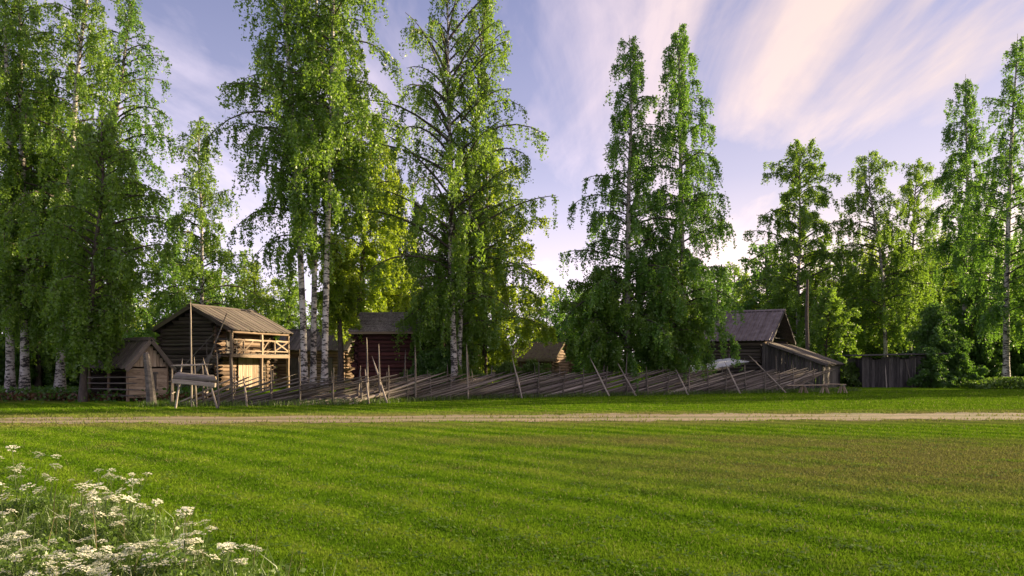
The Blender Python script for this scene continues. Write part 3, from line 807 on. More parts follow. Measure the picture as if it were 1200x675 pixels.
def boards(t, p0, p1, z0, ztop, wdt, mat, th=.03, name='board', jit=.02, seed=1):
    """upright boards side by side from p0 to p1; ztop may be a function of the distance"""
    p0, p1 = Vector(p0), Vector(p1); L = (p1 - p0).length
    k = max(1, round(L / wdt)); q = random.Random(seed)
    nrm = Vector((0, 0, 1)).cross((p1 - p0).normalized())
    for i in range(k):
        s = (i + .5) / k
        p = p0.lerp(p1, s) + nrm * q.uniform(0, .015)
        zt = ztop(s * L) if callable(ztop) else ztop
        if zt - z0 < .05: continue
        piece(name, 'plank', mat, t, (p.x, p.y, z0 - q.uniform(0, jit)), (p.x, p.y, zt - q.uniform(0, jit)), L / k * .95, th, up=nrm)

# -- two-storey storehouse
t = thing('log_storehouse', 'two-storey dark log storehouse with a sunlit railed balcony on its right side', 'storehouse', at(222, 42), R(-16))
ZR, HW, ZE = 4.63, 2.6, 3.30
roof(t, HW, 0, 5.8, ZR, ZE, 'roof_board', .22)
log_walls(t, -2.0, 1.35, .35, 5.4, .2, ZR, HW, ZE, 'log_dark', sides='xyY')
# right-hand long wall under the balcony roof, door openings; sunlight put into the lighter log colour
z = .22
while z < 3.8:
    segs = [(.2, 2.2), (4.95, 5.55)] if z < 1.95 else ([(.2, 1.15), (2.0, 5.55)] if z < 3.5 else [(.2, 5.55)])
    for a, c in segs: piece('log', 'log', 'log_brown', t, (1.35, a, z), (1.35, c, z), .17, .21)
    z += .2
boards(t, (1.38, 2.25, 0), (1.38, 4.15, 0), .25, 1.95, .19, 'board_pale', name='wall_board', seed=3)  # sunlit planks, the light put into the pale board colour
dr = thing('door', None, None); dr.parent = t
boards(dr, (1.30, 1.18, 0), (1.30, 1.97, 0), 2.12, 3.46, .2, 'board_dark', name='door_board')
piece('door_frame', 'plank', 'board_grey', dr, (1.42, 1.14, 2.1), (1.42, 1.14, 3.5), .09, .07)
piece('door_frame', 'plank', 'board_grey', dr, (1.42, 2.01, 2.1), (1.42, 2.01, 3.5), .09, .07)
dr = thing('door', None, None); dr.parent = t
boards(dr, (1.28, 4.2, 0), (1.28, 4.93, 0), .2, 1.95, .18, 'board_dark', name='door_board')
for z in (.5, .8, 1.1, 1.4, 1.7): piece('ladder_rung', 'pole', 'board_pale', t, (1.5, 4.28, z), (1.5, 4.62, z), .04)
for yy in (4.26, 4.64): piece('ladder_rail', 'pole', 'board_pale', t, (1.52, yy, .05), (1.48, yy, 1.98), .05)
for i in range(26):                                       # balcony floor
    y = .12 + i * .212
    piece('floor_plank', 'plank', 'board_grey', t, (1.44, y, 2.06), (2.5, y, 2.06), .2, .05)
piece('balcony_beam', 'plank', 'board_pale', t, (2.44, .05, 1.95), (2.44, 5.6, 1.95), .12, .17)
for i in range(7): piece('joist', 'log', 'log_brown', t, (1.2, .2 + i * .87, 1.95), (2.36, .2 + i * .87, 1.95), .12)
piece('eave_plate', 'log', 'log_brown', t, (2.44, -.05, 3.2), (2.44, 5.75, 3.2), .15)
for y in (.14, 2.85, 5.52):
    piece('post', 'plank', 'board_pale', t, (2.44, y, 2.03), (2.44, y, 3.14), .13, .13, up=(1, 0, 0))
    piece('post', 'plank', 'board_pale', t, (2.43, y, -.05), (2.43, y, 1.87), .14, .14, up=(1, 0, 0))
ys = [.14, 1.2, 2.85, 4.1, 5.52]
for a, c in zip(ys, ys[1:]):
    for z, hgt in ((2.80, .09), (2.22, .06)):
        piece('railing', 'plank', 'board_pale', t, (2.46, a + .05, z), (2.46, c - .05, z), .06, hgt)
    if a in (.14, 4.1):
        piece('railing_brace', 'plank', 'board_pale', t, (2.445, a + .08, 2.26), (2.445, c - .08, 2.76), .03, .08)
        piece('railing_brace', 'plank', 'board_pale', t, (2.475, c - .08, 2.26), (2.475, a + .08, 2.76), .03, .08)
    else:
        piece('railing_brace', 'plank', 'board_pale', t, (2.46, a + .08, 2.26), (2.46, (a + c) / 2, 2.76), .03, .08)
for y in (1.2, 4.1): piece('baluster', 'plank', 'board_pale', t, (2.44, y, 2.09), (2.44, y, 2.84), .08, .08, up=(1, 0, 0))
for z, hgt in ((2.80, .09), (2.22, .06)): piece('railing', 'plank', 'board_grey', t, (1.6, .10, z), (2.38, .10, z), .06, hgt)
for yy in (-.75, -.05):                                   # outside stair rising along the gable
    piece('stair_stringer', 'plank', 'board_grey', t, (-.35, yy, -.05), (1.9, yy, 2.02), .07, .2)
for i in range(8):
    s = (i + .6) / 8.4
    piece('stair_step', 'plank', 'board_grey', t, (-.35 + 2.25 * s, -.72, .02 + 2.0 * s), (-.35 + 2.25 * s, -.08, .02 + 2.0 * s), .26, .05)
piece('stair_rail', 'pole', 'board_grey', t, (-.45, -.78, .75), (1.8, -.78, 2.85), .07)
for s in (.1, .9): piece('stair_post', 'pole', 'board_grey', t, (-.35 + 2.25 * s, -.78, 2.05 * s - .1), (-.42 + 2.25 * s, -.78, .85 + 2.05 * s), .06)
piece('wall_batten', 'plank', 'board_grey', t, (-2.05, .22, 2.55), (1.0, .22, 2.60), .04, .07)
for i in range(4):
    b = MB(); b.tube([(0, 0, -.05), (0, 0, .05), (.02, 0, .12)], [.3, .28, .2], 7)
    o = b.build('foundation_stone', 'board_grey', t); o.location = (-1.9 + 3.1 * (i % 2), .5 + 4.7 * (i // 2), 0)

# -- small shed at left
t = thing('small_shed', 'small steep-roofed log shed with an open railed side, left of the storehouse', 'shed', (-15.3, 33.8, 0), R(53))
ZR, HW, ZE = 2.62, 1.08, 1.38
roof(t, HW, -.28, 3.5, ZR, ZE, 'roof_board', .2)
top = lambda x: ZR - (ZR - ZE) / HW * abs(x) - .15
z = .2; k = 0
while z < 1.42:
    if .45 < z < 1.2:
        piece('wall_plank', 'plank', 'board_pale', t, (-.84, 0, z), (-.12, 0, z), .06, .15)
        piece('wall_plank', 'plank', 'board_pale', t, (.36, 0, z), (.84, 0, z), .06, .15)
    else: piece('wall_plank', 'plank', 'board_pale', t, (-.86, 0, z), (.86, 0, z), .06, .15)
    z += .155
boards(t, (-.8, -.02, 0), (.8, -.02, 0), 1.44, lambda s: top(s - .8), .15, 'board_pale', name='gable_board', seed=4)
hd = thing('hatch', None, None); hd.parent = t
boards(hd, (-.11, -.02, 0), (.35, -.02, 0), .42, 1.22, .12, 'board_grey', name='hatch_board')
for zz_ in (.45, 1.17): piece('hatch_bar', 'plank', 'board_grey', hd, (-.16, -.06, zz_), (.4, -.06, zz_), .04, .07)
for xx, yy in ((-.86, .02), (.86, .02), (-.86, 1.6), (-.86, 3.25), (.86, 3.25)): piece('corner_post', 'log', 'log_brown', t, (xx, yy, -.05), (xx, yy, 1.42), .13)
z = .2
while z < 1.5:
    piece('log', 'log', 'log_brown', t, (.86, .1, z), (.86, 3.2, z), .15, .17); piece('log', 'log', 'log_dark', t, (-.8, 3.25, z), (.8, 3.25, z), .15, .17); z += .16
for z in (.25, .5, .75, 1.0): piece('side_rail', 'pole', 'rail_wood', t, (-.93, .1, z), (-.93, 3.3, z - .03), .07)
piece('wall_plate', 'log', 'log_dark', t, (-.86, -.1, 1.40), (-.86, 3.4, 1.40), .12)

# -- low barn behind the three birches
t = thing('low_barn', 'low grey barn with plank roof half hidden behind the three birches', 'barn', (-12.0, 51.4, 0), R(-97))
roof(t, 2.2, -2.6, 2.3, 3.7, 2.35, 'roof_board', .24)
log_walls(t, -1.8, 1.8, -2.3, 1.95, .2, 3.7, 2.2, 2.35, 'log_brown')
for y in (-1.2, .9): piece('door_board', 'plank', 'board_dark', t, (1.93, y, .2), (1.93, y, 1.9), .7, .05, up=(1, 0, 0))

# -- dark red building
t = thing('red_building', 'dark red log building with a grey shingled roof left of centre', 'building', (-5.78, 42.3, 0), R(-95))
t.scale = (.96, .96, .96)
ZR, HW, ZE = 4.42, 2.35, 3.28
log_walls(t, -1.9, 1.9, -1.95, 2.2, .21, ZR, HW, ZE, 'red_wall')
q = np.random.default_rng(8)
for s in (-1, 1):                                         # shingle courses: too small to pick apart singly
    d = np.array([s * HW, 0, ZE - ZR]); Ls = np.linalg.norm(d); d = d / Ls; n_ = np.array([-d[2] * s, 0, abs(d[0])])
    Vs, Fs = [], []
    for r_ in range(17):
        y = -2.35
        while y < 2.5:
            wv = q.uniform(.08, .15); a0 = r_ * Ls / 17 - .02; a1 = a0 + Ls / 17 * 1.5 + q.uniform(-.02, .03); y2 = min(y + wv, 2.52)
            l0, l1 = .01 + .004 * q.random(), .045 + .012 * q.random()
            base = np.array([0, 0, ZR])
            c = [base + d * a0 + n_ * l0, base + d * a1 + n_ * l1]
            k = len(Vs)
            for p, yy in ((c[0], y), (c[0], y2 - .008), (c[1], y2 - .008), (c[1], y)):
                Vs.append(p + np.array([0, yy, 0]))
            for p, yy in ((c[1], y2 - .008), (c[1], y)):
                Vs.append(p - n_ * .022 + np.array([0, yy, 0]))
            Fs += [(k, k + 1, k + 2, k + 3), (k + 3, k + 2, k + 4, k + 5)]
            y = y2 + .004
    tag(link('roof_shingles', np_mesh('roof_shingles', np.array(Vs), np.array(Fs), 'shingle'), t), kind='stuff')
    b = MB(); a = Vector((0, 0, ZR)); e = a + Vector(d) * (Ls - .04); nv = Vector(n_)
    vs = [Vector((p.x, yy, p.z)) - nv * (.02 + .05 * k) for yy in (-2.3, 2.47) for p, k in ((a, 0), (e, 0), (e, 1), (a, 1))]
    b.add(vs, [(0, 1, 2, 3), (7, 6, 5, 4), (0, 4, 5, 1), (1, 5, 6, 2), (2, 6, 7, 3), (3, 7, 4, 0)]); b.build('roof_deck', 'board_dark', t)
    piece('eave_board', 'plank', 'board_pale', t, (s * (HW - .03), -2.32, ZE - .06), (s * (HW - .03), 2.5, ZE - .06), .04, .13)
    for yy in (-2.31, 2.48): piece('verge_board', 'plank', 'board_grey', t, (s * .02, yy, ZR - .06), (s * (HW - .06), yy, ZE - .04), .04, .14)
for y in (-1.98, 2.23): piece('corner_board', 'plank', 'red_wall', t, (2.02, y, .1), (2.02, y, 3.2), .16, .05, up=(1, 0, 0))

# -- tiny cabin
t = thing('tiny_cabin', 'tiny low log cabin with turf roof and sunlit end wall behind the fence', 'cabin', at(636, 51.0), R(-122))
ZR, HW, ZE = 2.80, 1.25, 1.72
log_walls(t, -.95, .95, -1.7, 1.35, .17, ZR, HW, ZE, 'log_brown')
piece('door_board', 'plank', 'board_dark', t, (1.06, -.4, .15), (1.06, -.4, 1.4), .6, .05, up=(1, 0, 0))
piece('porch_post', 'pole', 'board_grey', t, (1.2, -.9, -.05), (1.2, -.9, 1.62), .09)
piece('porch_post', 'pole', 'board_grey', t, (1.2, 1.2, -.05), (1.2, 1.2, 1.62), .09)
q = np.random.default_rng(12)
for s in (-1, 1):
    ny, nx = 26, 12
    yy, uu = np.meshgrid(np.linspace(-2.05, 1.6, ny), np.linspace(0, 1, nx), indexing='ij')
    hgt = q.normal(0, .025, yy.shape) + .1
    hgt[:, -1] -= .03
    top_ = np.stack([s * HW * uu + 0 * yy, yy, ZR + (ZE - ZR) * uu + hgt], -1); bot = np.stack([s * HW * uu, yy, ZR + (ZE - ZR) * uu - .04], -1)
    idx = np.arange(ny * nx).reshape(ny, nx)
    F1 = np.stack([idx[:-1, :-1], idx[1:, :-1], idx[1:, 1:], idx[:-1, 1:]], -1).reshape(-1, 4)
    o_ = ny * nx
    E = [np.stack([idx[:-1, -1], idx[1:, -1], idx[1:, -1] + o_, idx[:-1, -1] + o_], -1), np.stack([idx[0, :-1], idx[0, 1:], idx[0, 1:] + o_, idx[0, :-1] + o_], -1), np.stack([idx[-1, :-1], idx[-1, 1:], idx[-1, 1:] + o_, idx[-1, :-1] + o_], -1)]
    link('turf_roof', np_mesh('turf_roof', np.concatenate([top_.reshape(-1, 3), bot.reshape(-1, 3)]), np.concatenate([F1, F1 + o_] + E), 'turf_roof'), t)
n = 700
pts = np.stack([q.uniform(-HW, HW, n), q.uniform(-2, 1.55, n), np.zeros(n)], 1); pts[:, 2] = ZR + (ZE - ZR) * np.abs(pts[:, 0]) / HW + .07
V, F = blades(pts, .05, .16, .03, .8, 5)
tag(link('roof_grass', np_mesh('roof_grass', V, F, 'dry_grass'), t), kind='stuff')

# -- metal-roofed barn with lean-to
t = thing('metal_roofed_barn', 'dark barn with brown-grey metal roof and a low lean-to on its right', 'barn', (17.66, 52, 0), R(-120))
ZR, HW, ZE = 5.02, 3.75, 2.95
def rib_panel(name, L, wd, th=.02):
    key = ('rib', name)
    if key in UNIT: return UNIT[key]
    b = MB()
    prof = [(-.5, 0), (-.30, 0), (-.22, 1), (-.10, 1), (-.02, 0), (.5, 0)]
    vs = [(x, y, z) for x in (0, 1) for y, z in prof]
    b.v = vs; b.f = [(i, i + 1, i + 7, i + 6) for i in range(5)]
    UNIT[key] = b.mesh('metal_sheet', 'metal_roof'); return UNIT[key]
def metal(p0, p1, wd, up, n0, parent):
    p0, p1 = Vector(p0), Vector(p1); x = p1 - p0; L = x.length; x.normalize(); up = Vector(up); y = up.cross(x).normalized(); z = x.cross(y)
    o = link('metal_sheet', rib_panel('barn', 1, 1), parent)
    o.matrix_basis = Matrix.Translation(p0) @ Matrix((x, y, z)).transposed().to_4x4() @ Matrix.Diagonal((L, wd, .05, 1))
for s in (-1, 1):
    a = Vector((0, 0, ZR)); e = Vector((s * HW, 0, ZE)); d = (e - a).normalized(); n_ = Vector((-d.z * s, 0, abs(d.x)))
    k = 18; ww = 4.9 / k
    for i in range(k):
        y = -4.9 + (i + .5) * ww
        metal((a.x, y, a.z), (e.x + d.x * rng0.uniform(0, .03), y, e.z), ww * (1 if s > 0 else 1), n_, 0, t)
    b = MB(); vs = [Vector((p.x, yy, p.z)) - n_ * (.012 + .06 * k) for yy in (-4.85, -.05) for p, k in ((a, 0), (e * .985 + a * .015, 0), (e * .985 + a * .015, 1), (a, 1))]
    b.add(vs, [(0, 1, 2, 3), (7, 6, 5, 4), (0, 4, 5, 1), (1, 5, 6, 2), (2, 6, 7, 3), (3, 7, 4, 0)]); b.build('roof_deck', 'board_dark', t)
    piece('verge_board', 'plank', 'board_dark', t, (s * .02, -.03, ZR - .09), (s * (HW - .05), -.03, ZE - .06), .05, .17)
    piece('ridge_cap', 'plank', 'metal_roof', t, (s * .1, -4.95, ZR - .005), (s * .1, .03, ZR - .005), .24, .03, up=n_)
log_walls(t, -3.2, 3.2, -4.5, -.75, .21, ZR, HW, ZE, 'log_dark', sides='xXy')
z = .3
while z < 4.6:
    lim = min(3.35, (ZR - .2 - z) / ((ZR - ZE) / HW))
    if z < 2.7: piece('log', 'log', 'log_dark', t, (-lim, -.75, z), (lim, -.75, z), .18, .22)
    elif int(z * 10) % 4 < 2: piece('gable_rail', 'pole', 'board_dark', t, (-lim, -.72, z), (-.2, -.72, z), .1)
    z += .21
boards(t, (3.0, -.74, 0), (.15, -.74, 0), 2.72, lambda s: ZR - .22 - (ZR - ZE) / HW * abs(3.0 - s), .22, 'board_pale', name='gable_board', seed=6)  # pale colour stands for sunlight on this half of the gable
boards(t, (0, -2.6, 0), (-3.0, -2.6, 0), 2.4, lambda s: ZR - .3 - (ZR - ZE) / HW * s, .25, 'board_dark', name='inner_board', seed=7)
# lean-to
zl = lambda y: 2.82 - (2.82 - 1.50) * (y + .3) / 3.45
k = 22
for i in range(k):
    x = 3.75 - (i + .5) * 7.6 / k
    lo = rng0.uniform(0, .012)
    piece('lean_to_board', 'plank', 'roof_board', t, (x, -.3, zl(-.3) + lo), (x, 3.15 + rng0.uniform(-.02, .05), zl(3.15) + lo), 7.6 / k * .97, .04)
for yy in (-.25, 1.3, 3.02): piece('purlin', 'log', 'log_dark', t, (3.7, yy, zl(yy) - .09), (-3.8, yy, zl(yy) - .09), .13)
piece('verge_board', 'plank', 'board_grey', t, (3.77, -.3, zl(-.3) - .05), (3.77, 3.17, zl(3.17) - .05), .04, .15)
boards(t, (3.55, -.65, 0), (3.55, 2.85, 0), .03, lambda s: zl(s - .65) - .08, .19, 'board_dark', name='wall_board', seed=8)
boards(t, (3.5, 2.88, 0), (-3.5, 2.88, 0), .03, zl(2.88) - .15, .2, 'board_grey', name='wall_board', seed=9)  # greyer than the front boards: light on this end put into the colour

# -- dark board shed at right
t = thing('board_shed', 'low dark board shed with a flat roof, rightmost of the buildings', 'shed', at(1011, 52), R(-2))
Wd = 4.9
boards(t, (0, 0, 0), (Wd, 0, 0), .02, lambda s: 1.98 + .10 * s / Wd if not (.55 < s < 1.2 or 2.3 < s < 2.9) else 1.82 + .08 * s / Wd, .2, 'board_dark', name='wall_board', seed=10, jit=.05)
boards(t, (0, 2.6, 0), (0, 0, 0), .02, 1.92, .2, 'board_dark', name='wall_board', seed=11)
boards(t, (Wd, 0, 0), (Wd, 2.6, 0), .02, 1.98, .2, 'board_dark', name='wall_board', seed=12)
boards(t, (Wd, 2.6, 0), (0, 2.6, 0), .02, 1.92, .2, 'board_dark', name='wall_board', seed=13)
for i in range(14):
    y = -.35 + i * .235
    piece('roof_board', 'plank', 'board_dark', t, (-.45, y, 2.04 + .004 * i), (Wd + .35 + rng0.uniform(-.1, .1), y, 2.18 + .004 * i), .23, .05)
for x in (-.02, 1.7, 3.3): piece('frame_post', 'log', 'board_grey', t, (x, -.06, -.02), (x, -.06, 1.95), .09)
t = thing('leaning_pole', 'pale pole standing against the front of the dark board shed', 'pole', at(1039, 51.6))
piece('pole', 'pole', 'rail_pale', t, (0, 0, -.02), (0.02, .18, 1.32), .075)
t = thing('leaning_pole', 'grey stick leaning against the right half of the dark board shed', 'pole', at(1069, 51.5))
piece('pole', 'pole', 'rail_wood', t, (0, 0, -.02), (-.25, .3, 1.62), .075)

# -- pale-roofed low shelter
t = thing('low_shelter', 'low shelter with pale grey sheet roof beside the metal-roofed barn', 'shelter', (11.05, 44.5, 0))
A, AB, BC = Vector((0, 0, 1.24)), Vector((2.55, 2.0, .43)), Vector((-.4, 2.5, .21))
A0 = A - AB * .95; B0 = A + AB
nrm = AB.cross(BC).normalized()
k = 7
for i in range(k):
    a = A0.lerp(B0, i / k); c = A0.lerp(B0, (i + .96) / k)
    m_ = (a + c) / 2
    piece('roof_sheet', 'plank', 'pale_sheet', t, m_, m_ + BC, (c - a).length, .035, up=nrm)
piece('fascia', 'plank', 'board_dark', t, A0 - Vector((0, .02, .08)), B0 - Vector((0, .02, .08)), .04, .13)
piece('fascia', 'plank', 'board_dark', t, B0 + Vector((.03, 0, -.08)), B0 + BC + Vector((.03, 0, -.08)), .04, .13)
for p in (A0 + AB * .05, A, B0 - AB * .05): piece('post', 'pole', 'board_grey', t, (p.x, p.y + .1, -.05), (p.x, p.y + .1, p.z - .05), .1)
for p in (A0 + BC, B0 + BC): piece('post', 'pole', 'board_grey', t, (p.x, p.y - .1, -.05), (p.x, p.y - .1, p.z - .08), .1)
for z in (.2, .45, .7): piece('side_board', 'plank', 'board_dark', t, (A0.x, A0.y + .12, z), (B0.x, B0.y + .12, z), .03, .2)

# ------------------------------------------------------------------ pole fence
path = [at(203, 29.9), at(300, 30.2), at(400, 30.8), at(480, 33.3), at(560, 35.9), at(700, 38.6), at(850, 41.9), at(958, 44.6)]
cum = [0]
for a, c in zip(path, path[1:]): cum.append(cum[-1] + (c - a).length)
def fp(s):
    if s <= 0: return path[0] + (path[1] - path[0]).normalized() * s
    for i in range(len(path) - 1):
        if s <= cum[i + 1] or i == len(path) - 2:
            return path[i] + (path[i + 1] - path[i]).normalized() * (s - cum[i])
t = thing('pole_fence', 'long weathered pole fence of slanting rails crossing in front of the farm', 'fence', (0, 0, 0))
q = random.Random(21)
s = 0.0
while s < cum[-1]:
    p = fp(s); d = (fp(s + .3) - p).normalized(); nv = Vector((-d.y, d.x, 0))
    for sd in (-1, 1):
        hgt = q.uniform(.98, 1.3) if q.random() < .82 else q.uniform(1.4, 1.75)
        le = Vector((q.uniform(-.10, .10), q.uniform(-.05, .05), 0))
        o = p + nv * sd * .13 + d * q.uniform(-.05, .05)
        piece('post', 'pole', 'rail_wood', t, o + Vector((0, 0, -.1)), o + le + Vector((0, 0, hgt)), q.uniform(.06, .085))
    for z in (.45, .85):                                   # withy tie round the pair of posts
        piece('binding', 'log', 'rail_pale', t, p - nv * .18 + Vector((0, 0, z)), p + nv * .18 + Vector((0, 0, z + .05)), .045)
    s += q.uniform(1.0, 1.35)
s = 0.05
while s < cum[-1] - 2.2:
    run = min(q.uniform(3.6, 5.0), q.uniform(1.5, 2.2) + s * .9)
    a = fp(s); c = fp(s + run)
    za, zc = .04, q.uniform(.78, 1.0) + .14 * max(0, s) / cum[-1]
    if s < -.2:                                             # first rails start part-way up so the end of the fence is square
        f_ = (-.2 - s) / run; a = fp(-.2 - q.uniform(0, .35)); za = .04 + (zc - .04) * f_
    off = Vector((q.uniform(-.07, .07), q.uniform(-.07, .07), 0))
    if s + run > cum[-1] + .9: c = fp(cum[-1] + q.uniform(-.6, .25)); zc *= q.uniform(.75, 1)
    piece('rail', 'pole', 'rail_wood' if q.random() < .8 else 'rail_pale', t, a + off + Vector((0, 0, za)), c + off + Vector((0, 0, zc)), q.uniform(.065, .11))
    s += q.uniform(.12, .20)
for px0, px1, hh in [(437, 428, 1.15), (458, 438, 1.6), (613, 602, 1.6), (711, 694, 1.6), (742, 727, 1.35), (802, 794, 1.1), (863, 852, 1.4), (915, 884, 1.7), (296, 286, .9)]:
    s0 = min(range(0, 400), key=lambda k: abs((lambda v: 600 + F_PX * v.x / v.y)(fp(k * .1)) - px0)) * .1
    b0 = fp(s0)
    b0 = b0 + Vector((0, -.75, 0)); tx = at(px1, b0.y + .6)
    piece('brace', 'pole', 'rail_pale', t, b0, (tx.x, tx.y, hh), .085)
for px, top_, m_ in [(432, 2.1, 'rail_wood'), (446, 1.9, 'rail_wood'), (488, 2.0, 'rail_wood'), (549, 2.1, 'rail_pale')]:
    b0 = at(px, 30.3 + (px - 386) * .0305)
    piece('post', 'pole', m_, t, b0 - Vector((0, .12, .1)), b0 + Vector((-.06, -.05, top_)), .085)

# ------------------------------------------------------------------ things by the road
t = thing('log_rack', 'log laid on a pole rack with a split beam below, at the left fence end', 'log rack', at(230, 28.4))
kx = 28.4 / F_PX
X_ = lambda px: (px - 230) * kx
Z_ = lambda py: EYE + (HZ - py) * kx
lg = piece('log', 'log', 'board_grey', t, (X_(206), 0, Z_(440.5)), (X_(252), .05, Z_(444)), .29)
lg2 = piece('split_beam', 'plank', 'rail_pale', t, (X_(204), -.1, Z_(447)), (X_(253), -.05, Z_(451)), .16, .15)
for xx, py in ((X_(206) - .012, 440.5), (X_(252) + .012, 444)):
    piece('log_end', 'log', 'log_end', t, (xx - .006, .02, Z_(py)), (xx + .006, .02, Z_(py)), .2)
for pts_ in ([(212, 429.5, 476, 209), ], [(239, 428.5, 479, 257)]):
    for a, y0_, y1_, c in pts_:
        piece('leg', 'pole', 'rail_pale', t, (X_(c), -.2, Z_(y1_) + .02), (X_(a), .08, Z_(y0_)), .075)
piece('leg', 'pole', 'rail_wood', t, (X_(222), .6, 0), (X_(226), .14, Z_(429)), .075)
piece('top_bar', 'pole', 'rail_pale', t, (X_(210), .08, Z_(428.5)), (X_(241), .08, Z_(427.5)), .075)
piece('support_bar', 'pole', 'rail_wood', t, (X_(208), .1, Z_(448)), (X_(249), .1, Z_(450)), .08)
t = thing('upright_pole', 'tall thin pole standing upright behind the log rack, before the storehouse gable', 'pole', at(225, 28.9))
piece('pole', 'pole', 'rail_pale', t, (0, 0, -.05), (-.06, .05, 3.35), .075)
t = thing('upright_pole', 'grey pole leaning at the right end of the log rack', 'pole', at(253.5, 28.0))
piece('pole', 'pole', 'rail_wood', t, (.1, 0, -.02), (-.06, .25, 1.75), .075)
t = thing('leaning_pole', 'grey pole leaning diagonally against the storehouse gable', 'pole', at(229, 40.4))
piece('pole', 'pole', 'board_grey', t, (0, 0, -.02), (1.05, .85, 3.55), .1)
b = MB()
b.tube([(0, 0, -.1), (-.04, 0, .5), (-.12, .02, 1.2), (-.22, .03, 1.92), (-.25, .03, 1.98)], [.2, .165, .145, .12, .07], 9)
o = b.build('timber_post', 'board_grey'); o.location = at(178, 30.0)
tag(o, 'stout grey timber post leaning slightly before the small shed', 'post')

t = thing('plank_bench', 'long low bench of two planks on three trestles at the right fence end', 'bench', at(922, 42.2))
k_ = 42.2 / F_PX
piece('plank', 'plank', 'board_pale', t, (0, 0, .40), (46 * k_, .1, .43), .32, .05)
piece('plank', 'plank', 'board_pale', t, (45 * k_, .12, .48), (70 * k_, .2, .45), .30, .05)
for px in (20, 45, 66):
    x = px * k_
    for sx in (-1, 1):
        for sy in (-1, 1):
            piece('leg', 'plank', 'board_pale', t, (x + sx * .17, .08 + sy * .16, -.01), (x + sx * .05, .1 + sy * .08, .40), .06, .06)
    piece('trestle_beam', 'plank', 'board_grey', t, (x, -.12, .375), (x, .3, .375), .12, .06)

b = MB()
b.tube([(0, 0, -.1), (.03, 0, 2.5), (-.03, .02, 5), (.02, 0, 7.7)], [.17, .15, .13, .09], 9)
o = b.build('dead_trunk', 'bark_brown'); o.location = at(946, 59)
tag(o, 'bare branchless dead trunk rising behind the metal-roofed barn', 'dead tree')

# ------------------------------------------------------------------ rough growth
q = np.random.default_rng(31)
ss = q.uniform(-1.0, cum[-1] + 3, 11000)
fpts = np.array([fp(float(k))[:] for k in ss]); fpts[:, 1] += q.normal(-.15, .38, len(ss)); fpts[:, 0] += q.normal(0, .1, len(ss))
V, F = blades(fpts, .08, .30, .018, .7, 7, 2)
tag(link('fence_grass', np_mesh('fence_grass', V, F, 'tall_grass')), 'uncut green grass along the foot of the pole fence', 'grass', kind='stuff')
n = 5000
pts = np.stack([q.uniform(-30, 34, n), np.zeros(n), np.zeros(n)], 1)
pts[:, 1] = np.where(q.random(n) < .5, 21.15 + (pts[:, 0] + 13) * .052 + q.normal(-.1, .28, n), 23.5 + (pts[:, 0] + 13) * .08 + q.normal(.1, .28, n))
nc = 3500
cen = np.stack([q.uniform(-30, 34, nc), np.zeros(nc), np.zeros(nc)], 1)
cen = cen[np.sin(cen[:, 0] * .9) + np.sin(cen[:, 0] * .37 + 1) + q.normal(0, .6, nc) > -.3]
cen[:, 1] = 22.3 + (cen[:, 0] + 13) * .066 + q.normal(0, .22, len(cen))
pts = np.concatenate([pts, cen])
V, F = blades(pts, .03, .10, .03, .8, 8)
tag(link('verge_grass', np_mesh('verge_grass', V, F, 'lawn_blade')), 'ragged grass along both edges of the dirt road', 'grass', kind='stuff')
# nettles
n = 9000
cx = q.uniform(28.2, 38, n); cy = 49.7 + q.normal(0, .7, n) + (cx - 29) * .1
ztop = (.35 + .35 * np.clip((cx - 28.2) / 2, 0, 1)) * (.6 + .4 * np.cos(np.clip((cy - 49.7) / 2, -1.5, 1.5)))
C = np.stack([cx, cy, q.random(n) ** .6 * ztop], 1)
LV, LF = leaf_quads(C, .15, q, hang=.2)
tag(link('nettle_bank', np_mesh('nettle_bank', LV, LF, 'leaf_nettle')), 'low bank of bright green nettles at the right edge behind the road', 'nettles', kind='stuff')
# undergrowth and dead fern below the left trees
n = 6000
cx = q.uniform(-26, -13.5, n); cy = 36.5 + q.normal(0, 1.6, n)
C = np.stack([cx, cy, q.random(n) ** 1.5 * .5], 1)
LV, LF = leaf_quads(C, .16, q, hang=.2)
tag(link('undergrowth', np_mesh('undergrowth', LV, LF, 'leaf_shrub')), 'low leafy undergrowth below the birches on the left', 'undergrowth', kind='stuff')
n = 3500
cx = q.uniform(-24, -13, n); cy = 34.9 + q.normal(0, .6, n)
C = np.stack([cx, cy, q.random(n) ** 1.5 * .28], 1)
LV, LF = leaf_quads(C, .15, q, hang=.3)
tag(link('dead_fern', np_mesh('dead_fern', LV, LF, 'dead_fern')), 'reddish brown dead fern and litter at the feet of the left birches', 'dead fern', kind='stuff')
# tall wild grass in the near left corner
n = 15000
D = q.uniform(3.7, 7.6, n); lim = -1.15 - .0 * D
edge = np.interp(D, [3.6, 4.6, 5.3, 6.2, 7.0, 7.7], [-1.1, -1.5, -2.2, -3.0, -3.5, -4.2])
X = np.where(q.random(n) < .12, edge + np.minimum(q.exponential(.2, n), .7), edge - np.abs(q.normal(0, 1.5, n)) + .15)
pts = np.stack([X, D, np.zeros(n)], 1)
V, F = blades(pts, .12, .46, .012, .6, 9, 2)
tag(link('wild_grass', np_mesh('wild_grass', V, F, 'tall_grass')), 'tall uncut wild grass among the white flowers in the near left corner', 'grass', kind='stuff')
nl = 9000
sel = pts[q.choice(len(pts), nl)]
C = sel + np.stack([q.normal(0, .03, nl), q.normal(0, .03, nl), .04 + .30 * q.random(nl) ** 1.3], 1)
LV, LF = leaf_quads(C, .045, q, hang=0, aspect=.6)
